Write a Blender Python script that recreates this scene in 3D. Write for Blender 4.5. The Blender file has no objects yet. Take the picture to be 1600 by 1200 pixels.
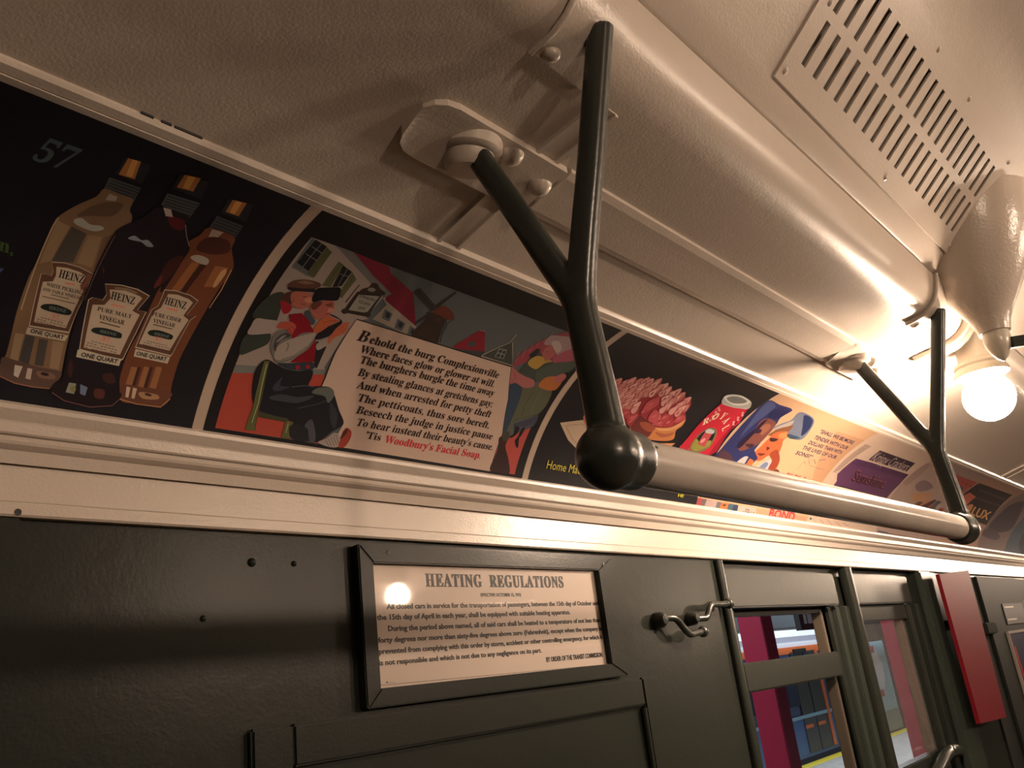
import bpy, bmesh, math, random
from mathutils import Vector, Matrix
from mathutils.geometry import tessellate_polygon

S = bpy.context.scene
COL = S.collection
EYE = 1.60                         # height of the lens above the car floor

# ------------------------------------------------------------------ camera
cam_data = bpy.data.cameras.new('camera')
cam_data.sensor_fit = 'HORIZONTAL'
cam_data.sensor_width = 36.0
cam_data.lens = 36.0 * 1369.25 / 1600.0
cam_data.clip_start = 0.02
camera = bpy.data.objects.new('camera', cam_data)
COL.objects.link(camera)
Rt = ((0.64716646, 0.1765746, 0.74161781), (-0.75348322, 0.29608084, 0.5870257), (-0.11592499, -0.93869992, 0.32465959))
m = Matrix.Identity(4)
for i in range(3):
    m[i][0], m[i][1], m[i][2] = Rt[i][0], -Rt[i][1], -Rt[i][2]
m[2][3] = EYE
camera.matrix_world = m
S.camera = camera

# ------------------------------------------------------------------ world, exposure, lamp strengths
world = bpy.data.worlds.new('world')
S.world = world
world.use_nodes = True
world.node_tree.nodes['Background'].inputs[0].default_value = (0.55, 0.6, 0.7, 1)
world.node_tree.nodes['Background'].inputs[1].default_value = 0.02
S.view_settings.view_transform = 'Standard'
S.view_settings.look = 'None'
S.view_settings.gamma = 1.0
S.view_settings.use_curve_mapping = False
S.view_settings.exposure = 0.82
S.cycles.use_denoising = True
S.cycles.max_bounces = 8
S.cycles.caustics_reflective = False
S.cycles.caustics_refractive = False
BULB_POWER = 260.0                 # emission strength of the incandescent bulbs
BULB_COLOUR = (1.0, 0.745, 0.55)
def area_light(name, loc, sx, sy, power, colour, rot=(0, 0, 0)):
    d = bpy.data.lights.new(name, 'AREA')
    d.shape = 'RECTANGLE'; d.size = sx; d.size_y = sy; d.energy = power; d.color = colour
    o = bpy.data.objects.new(name, d); COL.objects.link(o)
    o.location = loc; o.rotation_euler = rot
    return o
# fluorescent tubes under the station ceiling, outside the car
area_light('platform_light', (8.0, 4.4, 3.3), 14.0, 0.5, 150.0, (0.86, 0.94, 1.0))
area_light('platform_light', (17.0, 4.6, 3.3), 10.0, 0.5, 150.0, (0.86, 0.94, 1.0))

# ------------------------------------------------------------------ materials
def principled(name, colour, rough=0.5, bump=None, metal=0.0, spec=0.5, mottled=0.0):
    mt = bpy.data.materials.new(name); mt.use_nodes = True
    nt = mt.node_tree; b = nt.nodes['Principled BSDF']
    b.inputs['Base Color'].default_value = (*colour, 1)
    b.inputs['Roughness'].default_value = rough
    b.inputs['Metallic'].default_value = metal
    b.inputs['Specular IOR Level'].default_value = spec
    tc = nt.nodes.new('ShaderNodeTexCoord')
    if mottled:
        nz = nt.nodes.new('ShaderNodeTexNoise'); nz.inputs['Scale'].default_value = 9.0; nz.inputs['Detail'].default_value = 5
        nt.links.new(tc.outputs['Object'], nz.inputs['Vector'])
        rp = nt.nodes.new('ShaderNodeValToRGB')
        rp.color_ramp.elements[0].position = 0.3; rp.color_ramp.elements[1].position = 0.7
        rp.color_ramp.elements[0].color = (*[c * (1 - mottled) for c in colour], 1)
        rp.color_ramp.elements[1].color = (*[min(1, c * (1 + mottled * .6)) for c in colour], 1)
        nt.links.new(nz.outputs['Fac'], rp.inputs['Fac']); nt.links.new(rp.outputs['Color'], b.inputs['Base Color'])
    prev = None
    for sc, dist in (bump or ()):
        nz = nt.nodes.new('ShaderNodeTexNoise'); nz.inputs['Scale'].default_value = sc; nz.inputs['Detail'].default_value = 2.5
        nt.links.new(tc.outputs['Object'], nz.inputs['Vector'])
        bp = nt.nodes.new('ShaderNodeBump'); bp.inputs['Strength'].default_value = 1.0; bp.inputs['Distance'].default_value = dist
        nt.links.new(nz.outputs['Fac'], bp.inputs['Height'])
        if prev: nt.links.new(prev.outputs['Normal'], bp.inputs['Normal'])
        prev = bp
    if prev: nt.links.new(prev.outputs['Normal'], b.inputs['Normal'])
    return mt
def emission(name, colour, strength):
    mt = bpy.data.materials.new(name); mt.use_nodes = True
    b = mt.node_tree.nodes['Principled BSDF']
    b.inputs['Base Color'].default_value = (*colour, 1)
    b.inputs['Emission Color'].default_value = (*colour, 1)
    b.inputs['Emission Strength'].default_value = strength
    return mt
def glass(name, dust, tint=(1, 1, 1)):
    mt = bpy.data.materials.new(name); mt.use_nodes = True
    nt = mt.node_tree; nt.nodes.remove(nt.nodes['Principled BSDF'])
    out = nt.nodes['Material Output']
    tr = nt.nodes.new('ShaderNodeBsdfTransparent'); tr.inputs[0].default_value = (*tint, 1)
    gl = nt.nodes.new('ShaderNodeBsdfGlossy'); gl.inputs['Roughness'].default_value = 0.03
    # reflectance from the angle alone, so both faces of the thin pane behave alike
    ge = nt.nodes.new('ShaderNodeNewGeometry')
    dt = nt.nodes.new('ShaderNodeVectorMath'); dt.operation = 'DOT_PRODUCT'
    nt.links.new(ge.outputs['Normal'], dt.inputs[0]); nt.links.new(ge.outputs['Incoming'], dt.inputs[1])
    def mth(op, a, b=None):
        n = nt.nodes.new('ShaderNodeMath'); n.operation = op
        for i, q in enumerate((a, b)):
            if q is None: continue
            if isinstance(q, (int, float)): n.inputs[i].default_value = q
            else: nt.links.new(q, n.inputs[i])
        return n.outputs[0]
    c = mth('ABSOLUTE', dt.outputs['Value'])
    fz = mth('ADD', mth('MULTIPLY', mth('POWER', mth('SUBTRACT', 1.0, c), 5.0), 0.96), 0.04)
    m1 = nt.nodes.new('ShaderNodeMixShader')
    nt.links.new(fz, m1.inputs[0]); nt.links.new(tr.outputs[0], m1.inputs[1]); nt.links.new(gl.outputs[0], m1.inputs[2])
    last = m1
    if dust:
        df = nt.nodes.new('ShaderNodeBsdfDiffuse'); df.inputs[0].default_value = (0.75, 0.7, 0.66, 1)
        nz = nt.nodes.new('ShaderNodeTexNoise'); nz.inputs['Scale'].default_value = 14.0; nz.inputs['Detail'].default_value = 4
        mp = nt.nodes.new('ShaderNodeMath'); mp.operation = 'MULTIPLY'; mp.inputs[1].default_value = dust * 2
        nt.links.new(nz.outputs['Fac'], mp.inputs[0])
        m2 = nt.nodes.new('ShaderNodeMixShader')
        nt.links.new(mp.outputs[0], m2.inputs[0]); nt.links.new(m1.outputs[0], m2.inputs[1]); nt.links.new(df.outputs[0], m2.inputs[2])
        last = m2
    nt.links.new(last.outputs[0], out.inputs['Surface'])
    return mt
def printed(name, rough):
    mt = bpy.data.materials.new(name); mt.use_nodes = True
    nt = mt.node_tree; b = nt.nodes['Principled BSDF']
    a = nt.nodes.new('ShaderNodeVertexColor'); a.layer_name = 'ink'
    nt.links.new(a.outputs['Color'], b.inputs['Base Color'])
    b.inputs['Roughness'].default_value = rough; b.inputs['Specular IOR Level'].default_value = 0.3
    return mt
CREAM = principled('cream_enamel', (0.53, 0.465, 0.40), 0.31, ((330.0, 0.00027), (45.0, 0.0003)))
CREAM_ROUGH = principled('cream_enamel_thick', (0.53, 0.465, 0.40), 0.24, ((220.0, 0.0005), (40.0, 0.0006)))
GREEN = principled('dark_green_enamel', (0.019, 0.022, 0.018), 0.3, ((260.0, 0.00016), (40.0, 0.0002)), spec=0.13)
GREEN_IRON = principled('dark_green_iron_paint', (0.030, 0.036, 0.031), 0.27, ((90.0, 0.0003),))
GREEN_DULL = principled('dull_green_paint', (0.014, 0.016, 0.0135), 0.6, ((200.0, 0.0002),), spec=0.08)
GREY_GREEN = principled('grey_green_enamel', (0.032, 0.040, 0.033), 0.3, ((200.0, 0.0002),), spec=0.15)
PIPE = principled('worn_white_enamel', (0.52, 0.47, 0.42), 0.2, ((60.0, 0.0001),), mottled=0.12)
PAPER = printed('printed_paper', 0.5)
CARD = printed('printed_card', 0.42)
RED = principled('red_paint', (0.42, 0.010, 0.055), 0.5)
CRIMSON = principled('crimson_paint', (0.13, 0.005, 0.011), 0.55, spec=0.1)
DARK = principled('dark_void_paint', (0.012, 0.012, 0.013), 0.6)
BLACK = principled('black_rubber', (0.01, 0.01, 0.01), 0.5)
TAN = principled('tan_wood', (0.12, 0.095, 0.068), 0.5, ((60.0, 0.0006),))
FLOOR = principled('brown_linoleum', (0.10, 0.07, 0.05), 0.5, ((40.0, 0.0006),))
PORCELAIN = principled('porcelain', (0.62, 0.57, 0.48), 0.22)
BULB = emission('lit_bulb_glass', BULB_COLOUR, BULB_POWER)
CLEAR = glass('clear_glass', 0.0)
DUSTY = glass('dusty_glass', 0.045)

# ------------------------------------------------------------------ helpers
def link(name, me, mat=None, parent=None, smooth=False):
    o = bpy.data.objects.new(name, me); COL.objects.link(o)
    if mat is not None: me.materials.append(mat)
    if parent is not None: o.parent = parent
    if smooth:
        for p in me.polygons: p.use_smooth = True
    return o
def obj(name, bm, mat, parent=None, smooth=False):
    bmesh.ops.recalc_face_normals(bm, faces=bm.faces)
    me = bpy.data.meshes.new(name); bm.to_mesh(me); bm.free()
    o = link(name, me, mat, parent, smooth)
    if smooth and len(me.polygons):
        me.set_sharp_from_angle(angle=math.radians(42))
    return o
def thing(name, label, cat, group=None):
    o = bpy.data.objects.new(name, None); COL.objects.link(o)
    o.empty_display_size = 0.05
    return tag(o, label, cat, group)
def tag(o, label, cat, group=None):
    o['label'] = label; o['category'] = cat
    if group: o['group'] = group
    return o
def struct(o, label=None):
    o['kind'] = 'structure'
    if label: o['label'] = label
    return o
def W(x, y, z): return Vector((x, y, z + EYE))          # heights below are measured from the lens level
def add_box(bm, x0, x1, y0, y1, z0, z1, bevel=0.0):
    vs = [bm.verts.new(W(x, y, z)) for x in (x0, x1) for y in (y0, y1) for z in (z0, z1)]
    fs = [bm.faces.new([vs[i] for i in q]) for q in ((0, 1, 3, 2), (4, 6, 7, 5), (0, 4, 5, 1), (2, 3, 7, 6), (0, 2, 6, 4), (1, 5, 7, 3))]
    if bevel:
        es = list({e for f in fs for e in f.edges})
        bmesh.ops.bevel(bm, geom=es, offset=bevel, segments=2, affect='EDGES')
def box(name, mat, dims, parent=None, bevel=0.0):
    bm = bmesh.new(); add_box(bm, *dims, bevel=bevel)
    return obj(name, bm, mat, parent)
def add_prism(bm, prof, x0, x1):
    """closed (y,z) outline pulled along the car"""
    a = [bm.verts.new(W(x0, y, z)) for y, z in prof]; b = [bm.verts.new(W(x1, y, z)) for y, z in prof]
    n = len(prof)
    for i in range(n): bm.faces.new((a[i], a[(i + 1) % n], b[(i + 1) % n], b[i]))
    bm.faces.new(a[::-1]); bm.faces.new(b)
def offset_poly(line, d):
    out = []
    for i, p in enumerate(line):
        a = line[max(0, i - 1)]; b = line[min(len(line) - 1, i + 1)]
        t = Vector((b[0] - a[0], b[1] - a[1])).normalized()
        out.append((p[0] - t.y * d, p[1] + t.x * d))
    return out
def add_skin(bm, line, thick, x0, x1):
    """open (y,z) line given a thickness on its right-hand side, pulled along the car"""
    add_prism(bm, list(line) + offset_poly(line, -thick)[::-1], x0, x1)
def spline(pts, n=6, closed=False):
    P = [Vector(p) for p in pts]; out = []; N = len(P)
    for i in range(N if closed else N - 1):
        g = (lambda k: P[k % N]) if closed else (lambda k: P[min(max(k, 0), N - 1)])
        p0, p1, p2, p3 = g(i - 1), g(i), g(i + 1), g(i + 2)
        for k in range(n):
            t = k / n
            out.append(0.5 * ((2 * p1) + (p2 - p0) * t + (2 * p0 - 5 * p1 + 4 * p2 - p3) * t * t + (3 * p1 - p0 - 3 * p2 + p3) * t ** 3))
    if not closed: out.append(P[-1])
    return out
def add_tube(bm, pts, radii, seg=16, flat=1.0, up=Vector((1, 0, 0)), power=2.0):
    """tapered bar through pts; flat squashes it along 'up'; power > 2 squares the section"""
    rings = []
    for i, p in enumerate(pts):
        t = (pts[min(i + 1, len(pts) - 1)] - pts[max(i - 1, 0)]).normalized()
        u = (up - t * up.dot(t)).normalized(); v = t.cross(u)
        r = radii[i] if isinstance(radii, (list, tuple)) else radii
        ring = []
        for k in range(seg):
            c, s = math.cos(2 * math.pi * k / seg), math.sin(2 * math.pi * k / seg)
            q = (abs(c) ** power + abs(s) ** power) ** (-1 / power)
            ring.append(bm.verts.new(p + u * (c * q * r * flat) + v * (s * q * r)))
        rings.append(ring)
    for a, b in zip(rings, rings[1:]):
        for k in range(seg): bm.faces.new((a[k], a[(k + 1) % seg], b[(k + 1) % seg], b[k]))
    bm.faces.new(rings[0][::-1]); bm.faces.new(rings[-1])
def add_lathe(bm, base, axis, prof, seg=32):
    """prof: (distance along axis, radius)"""
    ax = Vector(axis).normalized(); u = ax.orthogonal().normalized(); v = ax.cross(u); rings = []
    for h, r in prof:
        rings.append([bm.verts.new(base + ax * h + (u * math.cos(2 * math.pi * k / seg) + v * math.sin(2 * math.pi * k / seg)) * max(r, 1e-5)) for k in range(seg)])
    for a, b in zip(rings, rings[1:]):
        for k in range(seg): bm.faces.new((a[k], a[(k + 1) % seg], b[(k + 1) % seg], b[k]))
    bm.faces.new(rings[0][::-1]); bm.faces.new(rings[-1])
def add_ball(bm, c, r, seg=20, squash=1.0):
    add_lathe(bm, c - Vector((0, 0, r * squash)), (0, 0, 1), [(r * squash * (1 - math.cos(math.pi * k / 12)), r * math.sin(math.pi * k / 12)) for k in range(13)], seg)
def inkc(rgb):
    out = []
    for k in rgb:
        c = k / 255
        out.append(c / 12.92 if c < 0.04045 else ((c + 0.055) / 1.055) ** 2.4)
    return (*out, 1.0)

# ------------------------------------------------------------------ print: flat inks laid on a sheet
BOLD_UP, BOLD_LO, BOLD_DG = 0x1D400, 0x1D41A, 0x1D7CE
def serif(s):
    r = ''
    for ch in s:
        if 'A' <= ch <= 'Z': r += chr(BOLD_UP + ord(ch) - 65)
        elif 'a' <= ch <= 'z': r += chr(BOLD_LO + ord(ch) - 97)
        elif '0' <= ch <= '9': r += chr(BOLD_DG + ord(ch) - 48)
        else: r += ch
    return r
def glyphs(text, style):
    """outline text as flat triangles; style B, H = bold and heavier serif, D = heavy sans, N = plain sans"""
    c = bpy.data.curves.new('lettering', 'FONT')
    c.body = serif(text) if style in 'BH' else text
    c.resolution_u = 2
    if style == 'D': c.offset = 0.026
    if style == 'B': c.offset = 0.006
    if style == 'H': c.offset = 0.005; c.space_character = 1.12
    o = bpy.data.objects.new('lettering', c); COL.objects.link(o)
    bpy.context.view_layer.update()
    dg = bpy.context.evaluated_depsgraph_get(); ev = o.evaluated_get(dg); me = ev.to_mesh()
    v = [(p.co.x, p.co.y) for p in me.vertices]; f = [tuple(p.vertices) for p in me.polygons]
    ev.to_mesh_clear(); bpy.data.objects.remove(o); bpy.data.curves.remove(c)
    return v, f
def print_layers(elements):
    """-> list of (colour, verts2d in metres, faces)"""
    out = []
    for e in elements:
        col = inkc(e[1])
        if e[0] == 'T':
            v, f = glyphs(e[2], e[3]); q = [k * 1e-4 for k in e[4]]
            if not v: continue
            x0 = min(p[0] for p in v); x1 = max(p[0] for p in v)
            dx = Vector((q[2] - q[0], q[3] - q[1])); up = Vector((q[4] - q[0], q[5] - q[1])) / 0.70
            out.append((col, [Vector((q[0], q[1])) + dx * ((p[0] - x0) / (x1 - x0)) + up * p[1] for p in v], f))
            continue
        pts = [Vector((e[2][i] * 1e-4, e[2][i + 1] * 1e-4)) for i in range(0, len(e[2]), 2)]
        if e[0] == 'L':
            w = e[3] * 0.5e-4; v = []; f = []
            for i, p in enumerate(pts):
                t = (pts[min(i + 1, len(pts) - 1)] - pts[max(i - 1, 0)]).normalized(); nrm = Vector((-t.y, t.x)) * w
                v += [p + nrm, p - nrm]
                if i: f.append((2 * i - 2, 2 * i - 1, 2 * i + 1, 2 * i))
            out.append((col, v, f)); continue
        if e[0] == 'S': pts = spline(pts, 4, True)
        f = [tuple(t) for t in tessellate_polygon([[Vector((p.x, p.y, 0)) for p in pts]])]
        out.append((col, pts, f))
    return out
COVE_Y, COVE_Z, COVE_R, COVE_A = 0.53645, 0.158836, 0.311725, math.radians(20)
BAND = 0.006
def cove_point(u, v, lift):
    """sheet coordinates -> point on the curved card rack, in chords BAND wide"""
    k = math.floor(v / BAND + 1e-6); fr = v / BAND - k
    def node(j):
        a = COVE_A + j * BAND / COVE_R
        return Vector((math.cos(a), math.sin(a)))
    a, b = node(k), node(k + 1)
    n = a.lerp(b, fr)
    return W(u, COVE_Y + n.x * (COVE_R - lift), COVE_Z + n.y * (COVE_R - lift))
def sheet_mesh(name, base, rect, elements, mapper, step, banded):
    bm = bmesh.new(); ink = bm.loops.layers.float_color.new('ink')
    u0, v0, u1, v1 = rect
    layers = [(inkc(base), [Vector((u0, v0)), Vector((u1, v0)), Vector((u1, v1)), Vector((u0, v1))], [(0, 1, 2, 3)])] + print_layers(elements)
    for i, (col, v, f) in enumerate(layers):
        lift = 0.0001 + i * step if i else 0.0
        part = bmesh.new()
        vs = [part.verts.new((p[0], p[1], 0)) for p in v]
        for q in f:
            try: part.faces.new([vs[k] for k in q])
            except ValueError: pass
        for co, no in (((u0, 0, 0), (-1, 0, 0)), ((u1, 0, 0), (1, 0, 0)), ((0, v0, 0), (0, -1, 0)), ((0, v1, 0), (0, 1, 0))):
            bmesh.ops.bisect_plane(part, geom=part.verts[:] + part.edges[:] + part.faces[:], plane_co=co, plane_no=no, clear_outer=True)
        if banded and part.verts:
            lo = min(p.co.y for p in part.verts); hi = max(p.co.y for p in part.verts)
            k = math.ceil(lo / BAND + 1e-4)
            while k * BAND < hi - 1e-5:
                bmesh.ops.bisect_plane(part, geom=part.verts[:] + part.edges[:] + part.faces[:], plane_co=(0, k * BAND, 0), plane_no=(0, 1, 0))
                k += 1
        idx = {}
        for p in part.verts: idx[p] = bm.verts.new(mapper(p.co.x, p.co.y, lift))
        for q in part.faces:
            try: nf = bm.faces.new([idx[p] for p in q.verts])
            except ValueError: continue
            for lp in nf.loops: lp[ink] = col
        part.free()
    me = bpy.data.meshes.new(name); bm.to_mesh(me); bm.free()
    return me

# ================================================================== PRINT ON THE CARDS
# P polygon, S smooth outline, L line, T lettering; sheet coordinates along the car / up the curve, in tenths of a millimetre
CARDS = [
 ('vinegar_card', 'Black car card with three vinegar bottles and the number 57', -1000, 4777, [20, 20, 29], [
["T",[70,86,91],"57","B",[2419,2578,2690,2583,2449,2829]],["T",[62,83,45],"n,","B",[2502,1672,2619,1663,2479,1794]],["P",[67,83,126],[2567,1516,2598,1514,2581,1471]],
["P",[39,40,45],[3040,2924,3252,2942,3294,2707,3045,2725]],["P",[166,115,66],[3062,2924,3168,2938,3212,2738,3074,2728]],["P",[210,155,88],[3097,2928,3142,2933,3184,2747,3129,2744]],
["P",[74,79,83],[3023,2667,3301,2674,3315,2504,3034,2536]],["L",[28,27,35],[3047,2644,3298,2646],9],["L",[28,27,35],[3046,2613,3298,2614],9],["L",[28,27,35],[3046,2582,3298,2582],9],
["L",[28,27,35],[3045,2551,3298,2550],9],["L",[28,27,35],[3044,2519,3297,2518],9],
["S",[125,101,78],[3039,2543,3167,2540,3296,2531,3323,2416,3389,2307,3412,1918,3459,1533,3308,1587,3302,1152,3346,695,3344,624,3285,518,3131,507,2977,517,2846,555,2821,652,2843,747,2837,914,2815,1187,2806,1501,2816,1657,2808,2044,2825,2143,2909,2294,3012,2436]],
["P",[169,159,150],[3097,2508,3169,2507,3176,2456,3094,2433]],["S",[98,79,64],[3024,2332,3121,2418,3244,2450,3224,2306,3064,2240,2951,2194]],["P",[78,74,70],[2956,2080,3095,2049,3100,1739,2929,1704]],
["P",[149,127,99],[2829,2093,2942,2075,2922,1701,2844,1646]],["P",[142,120,94],[3113,2045,3225,2066,3270,1744,3130,1749]],["P",[109,88,70],[3240,2071,3307,2119,3324,1741,3286,1749]],
["S",[169,171,164],[2946,2146,2995,2186,3085,2152,3171,2170,3208,2146,3135,2096,2987,2107]],["L",[183,164,140],[2825,2123,2815,2026,2823,1639,2845,1185],10],["P",[70,69,70],[2949,971,3030,966,3053,699,2962,719]],
["P",[74,71,70],[3069,960,3146,961,3177,709,3099,709]],["P",[155,135,107],[2862,966,2936,968,2952,717,2885,726]],["P",[147,125,102],[3188,963,3287,970,3314,705,3235,705]],
["S",[94,74,67],[2828,729,2967,712,3152,696,3337,690,3341,623,3284,521,3130,511,2976,520,2848,560,2825,653]],["P",[197,188,177],[2939,676,3007,675,2995,565,2954,580]],
["P",[188,174,164],[3050,668,3092,669,3102,567,3057,570]],["S",[125,98,83],[3135,654,3276,658,3304,609,3178,600]],["S",[45,35,37],[3247,638,3235,628,3208,625,3182,631,3172,643,3184,653,3211,656,3237,650]],
["L",[166,113,86],[2848,550,2978,511,3132,503,3288,515],9],["P",[195,186,167],[2930,1694,3029,1719,3170,1718,3306,1686,3304,1603,3318,1480,3304,1317,3300,1067,2952,1049,2887,1561,2932,1569,2973,1562,2972,1618]],
["P",[94,66,51],[2935,1688,3031,1713,3168,1712,3300,1681,3298,1600,3312,1481,3298,1323,3294,1080,2957,1063,2893,1560,2937,1567,2977,1560,2976,1615]],
["P",[191,176,156],[2984,1661,3073,1677,3189,1670,3249,1646,3241,1550,3284,1495,3272,1325,3258,1108,2980,1100,2929,1490,3005,1516,3010,1580]],["P",[195,186,167],[2942,1039,3303,1043,3290,983,2947,976]],
["P",[125,81,64],[3253,1673,3297,1673,3299,1551,3261,1497,3235,1548,3270,1610]],["T",[17,18,24],"HEINZ","B",[3033,1569,3254,1569,3023,1649]],["P",[210,120,107],[3103,1536,3186,1544,3188,1531,3107,1523]],
["T",[34,30,35],"WHITE PICKLING","B",[2967,1460,3282,1460,2963,1495]],["T",[34,30,35],"AND TABLE VINEGAR","B",[2950,1410,3295,1410,2947,1440]],["L",[78,64,61],[3033,1390,3194,1390],7],
["L",[78,64,61],[2967,1355,3260,1358],7],["S",[28,40,40],[2987,1252,3014,1288,3106,1308,3225,1292,3259,1269,3238,1234,3118,1228,3029,1234]],["T",[122,131,123],"HEINZ","B",[3060,1253,3210,1253,3057,1283]],
["T",[217,105,94],"57","B",[3113,1180,3173,1181,3106,1212]],["L",[217,137,126],[3081,1169,3222,1172],6],["L",[103,83,80],[3023,1157,3044,1156],7],["L",[103,83,80],[3051,1156,3073,1155],7],
["L",[103,83,80],[3080,1155,3101,1154],7],["L",[103,83,80],[3109,1154,3131,1153],7],["L",[103,83,80],[3138,1153,3160,1152],7],["L",[103,83,80],[3167,1152,3189,1151],7],["L",[103,83,80],[3197,1151,3219,1150],7],
["L",[103,83,80],[2996,1136,3017,1135],7],["L",[103,83,80],[3024,1135,3045,1134],7],["L",[103,83,80],[3053,1134,3074,1133],7],["L",[103,83,80],[3110,1132,3132,1131],7],["L",[103,83,80],[3140,1130,3161,1130],7],
["L",[103,83,80],[3169,1129,3191,1129],7],["L",[103,83,80],[3198,1128,3220,1127],7],["L",[103,83,80],[3228,1127,3250,1126],7],["L",[103,83,80],[2997,1114,3018,1113],7],["L",[103,83,80],[3025,1113,3047,1112],7],
["L",[103,83,80],[3054,1112,3075,1111],7],["L",[103,83,80],[3083,1111,3104,1110],7],["L",[103,83,80],[3112,1110,3133,1109],7],["L",[103,83,80],[3141,1108,3163,1107],7],["L",[103,83,80],[3200,1106,3222,1105],7],
["L",[103,83,80],[3229,1105,3251,1104],7],["L",[103,83,80],[2998,1092,3019,1091],7],["L",[103,83,80],[3055,1090,3077,1089],7],["L",[103,83,80],[3084,1089,3106,1088],7],["L",[103,83,80],[3113,1087,3135,1087],7],
["L",[103,83,80],[3142,1086,3164,1085],7],["L",[103,83,80],[3172,1085,3193,1084],7],["L",[103,83,80],[3201,1084,3223,1083],7],["L",[103,83,80],[3231,1083,3253,1082],7],
["T",[30,27,35],"ONE QUART","D",[2977,997,3272,997,2976,1034]],["P",[39,40,45],[4034,2898,4283,2936,4334,2711,4061,2718]],["P",[162,108,64],[4076,2903,4213,2923,4235,2746,4096,2745]],
["P",[208,152,88],[4108,2903,4172,2913,4188,2751,4134,2752]],["P",[67,69,75],[4050,2666,4340,2659,4344,2503,4054,2508]],["L",[26,25,32],[4070,2638,4336,2631],9],["L",[26,25,32],[4071,2602,4337,2594],9],
["L",[26,25,32],[4071,2566,4337,2557],9],["L",[26,25,32],[4071,2531,4338,2521],9],
["S",[111,66,45],[4058,2510,4331,2502,4379,2367,4479,2228,4516,2129,4527,1865,4503,1982,4473,1600,4441,1256,4420,1034,4431,753,4452,618,4377,516,4124,508,3946,528,3880,835,3892,1353,3935,1762,3975,1842,4011,2202,3953,2275,4018,2398]],
["P",[166,149,140],[4091,2504,4208,2515,4179,2402,4103,2408]],["S",[74,40,37],[4103,2408,4304,2440,4374,2315,4228,2235,4059,2244]],["S",[166,159,150],[4055,2135,4111,2184,4229,2174,4243,2107,4132,2103]],
["P",[149,96,61],[4097,2091,4172,2105,4135,1756,4046,1729]],["P",[63,35,32],[4185,2098,4246,2101,4189,1727,4135,1734]],["P",[149,98,61],[4329,2125,4466,2149,4463,1905,4334,1864]],
["L",[195,159,118],[4506,2138,4521,1876,4497,1657],9],["S",[191,154,113],[4415,2082,4453,2124,4473,2053,4444,1899,4416,1914]],["P",[151,105,72],[3966,869,4028,872,4032,646,3966,647]],
["P",[151,105,72],[4090,895,4153,897,4158,669,4091,670]],["P",[151,105,72],[4208,919,4273,922,4279,691,4210,692]],["P",[65,40,37],[4029,879,4062,879,4066,652,4033,653]],
["P",[65,40,37],[4146,903,4180,903,4185,674,4151,674]],["S",[103,66,51],[3933,670,4157,682,4439,685,4450,614,4384,524,4123,511,3950,532]],["S",[166,130,99],[4123,629,4308,634,4330,589,4174,570]],
["S",[67,40,35],[4257,615,4245,606,4218,605,4191,611,4180,622,4192,631,4220,632,4247,626]],["P",[199,181,164],[3981,662,4022,661,4029,554,3998,557]],["P",[195,174,156],[4047,662,4090,660,4092,553,4061,554]],
["L",[188,137,99],[3952,526,4125,505,4381,513,4457,615],9],["P",[195,186,167],[3981,1724,4092,1747,4249,1741,4353,1704,4309,1521,4405,1536,4367,1477,4328,1082,4318,1054,3937,1064,3947,1483,3990,1540,3989,1646]],
["P",[94,66,51],[3987,1717,4095,1739,4247,1734,4348,1697,4305,1520,4398,1535,4361,1477,4324,1094,4314,1067,3944,1076,3954,1483,3995,1538,3995,1641]],
["P",[191,176,156],[4034,1688,4126,1708,4253,1693,4309,1668,4276,1505,4346,1475,4283,1111,3962,1112,3979,1465,4027,1529]],["P",[195,186,167],[3947,1053,4314,1046,4312,972,3954,975]],
["T",[17,18,24],"HEINZ","B",[4042,1576,4264,1576,4031,1657]],["P",[217,130,115],[4079,1546,4196,1550,4200,1532,4084,1530]],["T",[30,27,35],"PURE CIDER","B",[3974,1428,4279,1428,3969,1469]],
["T",[30,27,35],"VINEGAR","B",[4010,1361,4241,1361,4005,1403]],["L",[56,47,48],[4022,1340,4226,1338],9],["S",[28,40,40],[4003,1243,4028,1278,4114,1294,4239,1280,4265,1257,4247,1224,4124,1223,4041,1221]],
["T",[122,131,123],"HEINZ","B",[4071,1238,4225,1238,4068,1265]],["T",[221,105,94],"57","B",[4101,1186,4172,1188,4094,1223]],["L",[103,83,80],[4029,1159,4051,1158],7],["L",[103,83,80],[4059,1158,4082,1158],7],
["L",[103,83,80],[4091,1158,4114,1157],7],["L",[103,83,80],[4122,1157,4145,1156],7],["L",[103,83,80],[4153,1156,4177,1156],7],["L",[103,83,80],[4185,1155,4209,1155],7],["L",[103,83,80],[4217,1155,4240,1154],7],
["L",[103,83,80],[3998,1137,4020,1136],7],["L",[103,83,80],[4028,1136,4051,1136],7],["L",[103,83,80],[4059,1136,4082,1135],7],["L",[103,83,80],[4122,1134,4145,1133],7],["L",[103,83,80],[4153,1133,4177,1133],7],
["L",[103,83,80],[4185,1132,4209,1132],7],["L",[103,83,80],[4217,1132,4241,1131],7],["L",[103,83,80],[4249,1131,4273,1130],7],["L",[103,83,80],[3998,1114,4020,1114],7],["L",[103,83,80],[4028,1114,4051,1113],7],
["L",[103,83,80],[4059,1113,4082,1112],7],["L",[103,83,80],[4091,1112,4114,1111],7],["L",[103,83,80],[4122,1111,4145,1110],7],["L",[103,83,80],[4153,1110,4177,1110],7],["L",[103,83,80],[4217,1109,4240,1108],7],
["L",[103,83,80],[4249,1108,4273,1107],7],["L",[103,83,80],[3997,1092,4020,1091],7],["L",[103,83,80],[4059,1090,4082,1089],7],["L",[103,83,80],[4090,1089,4114,1088],7],["L",[103,83,80],[4122,1088,4145,1088],7],
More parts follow.
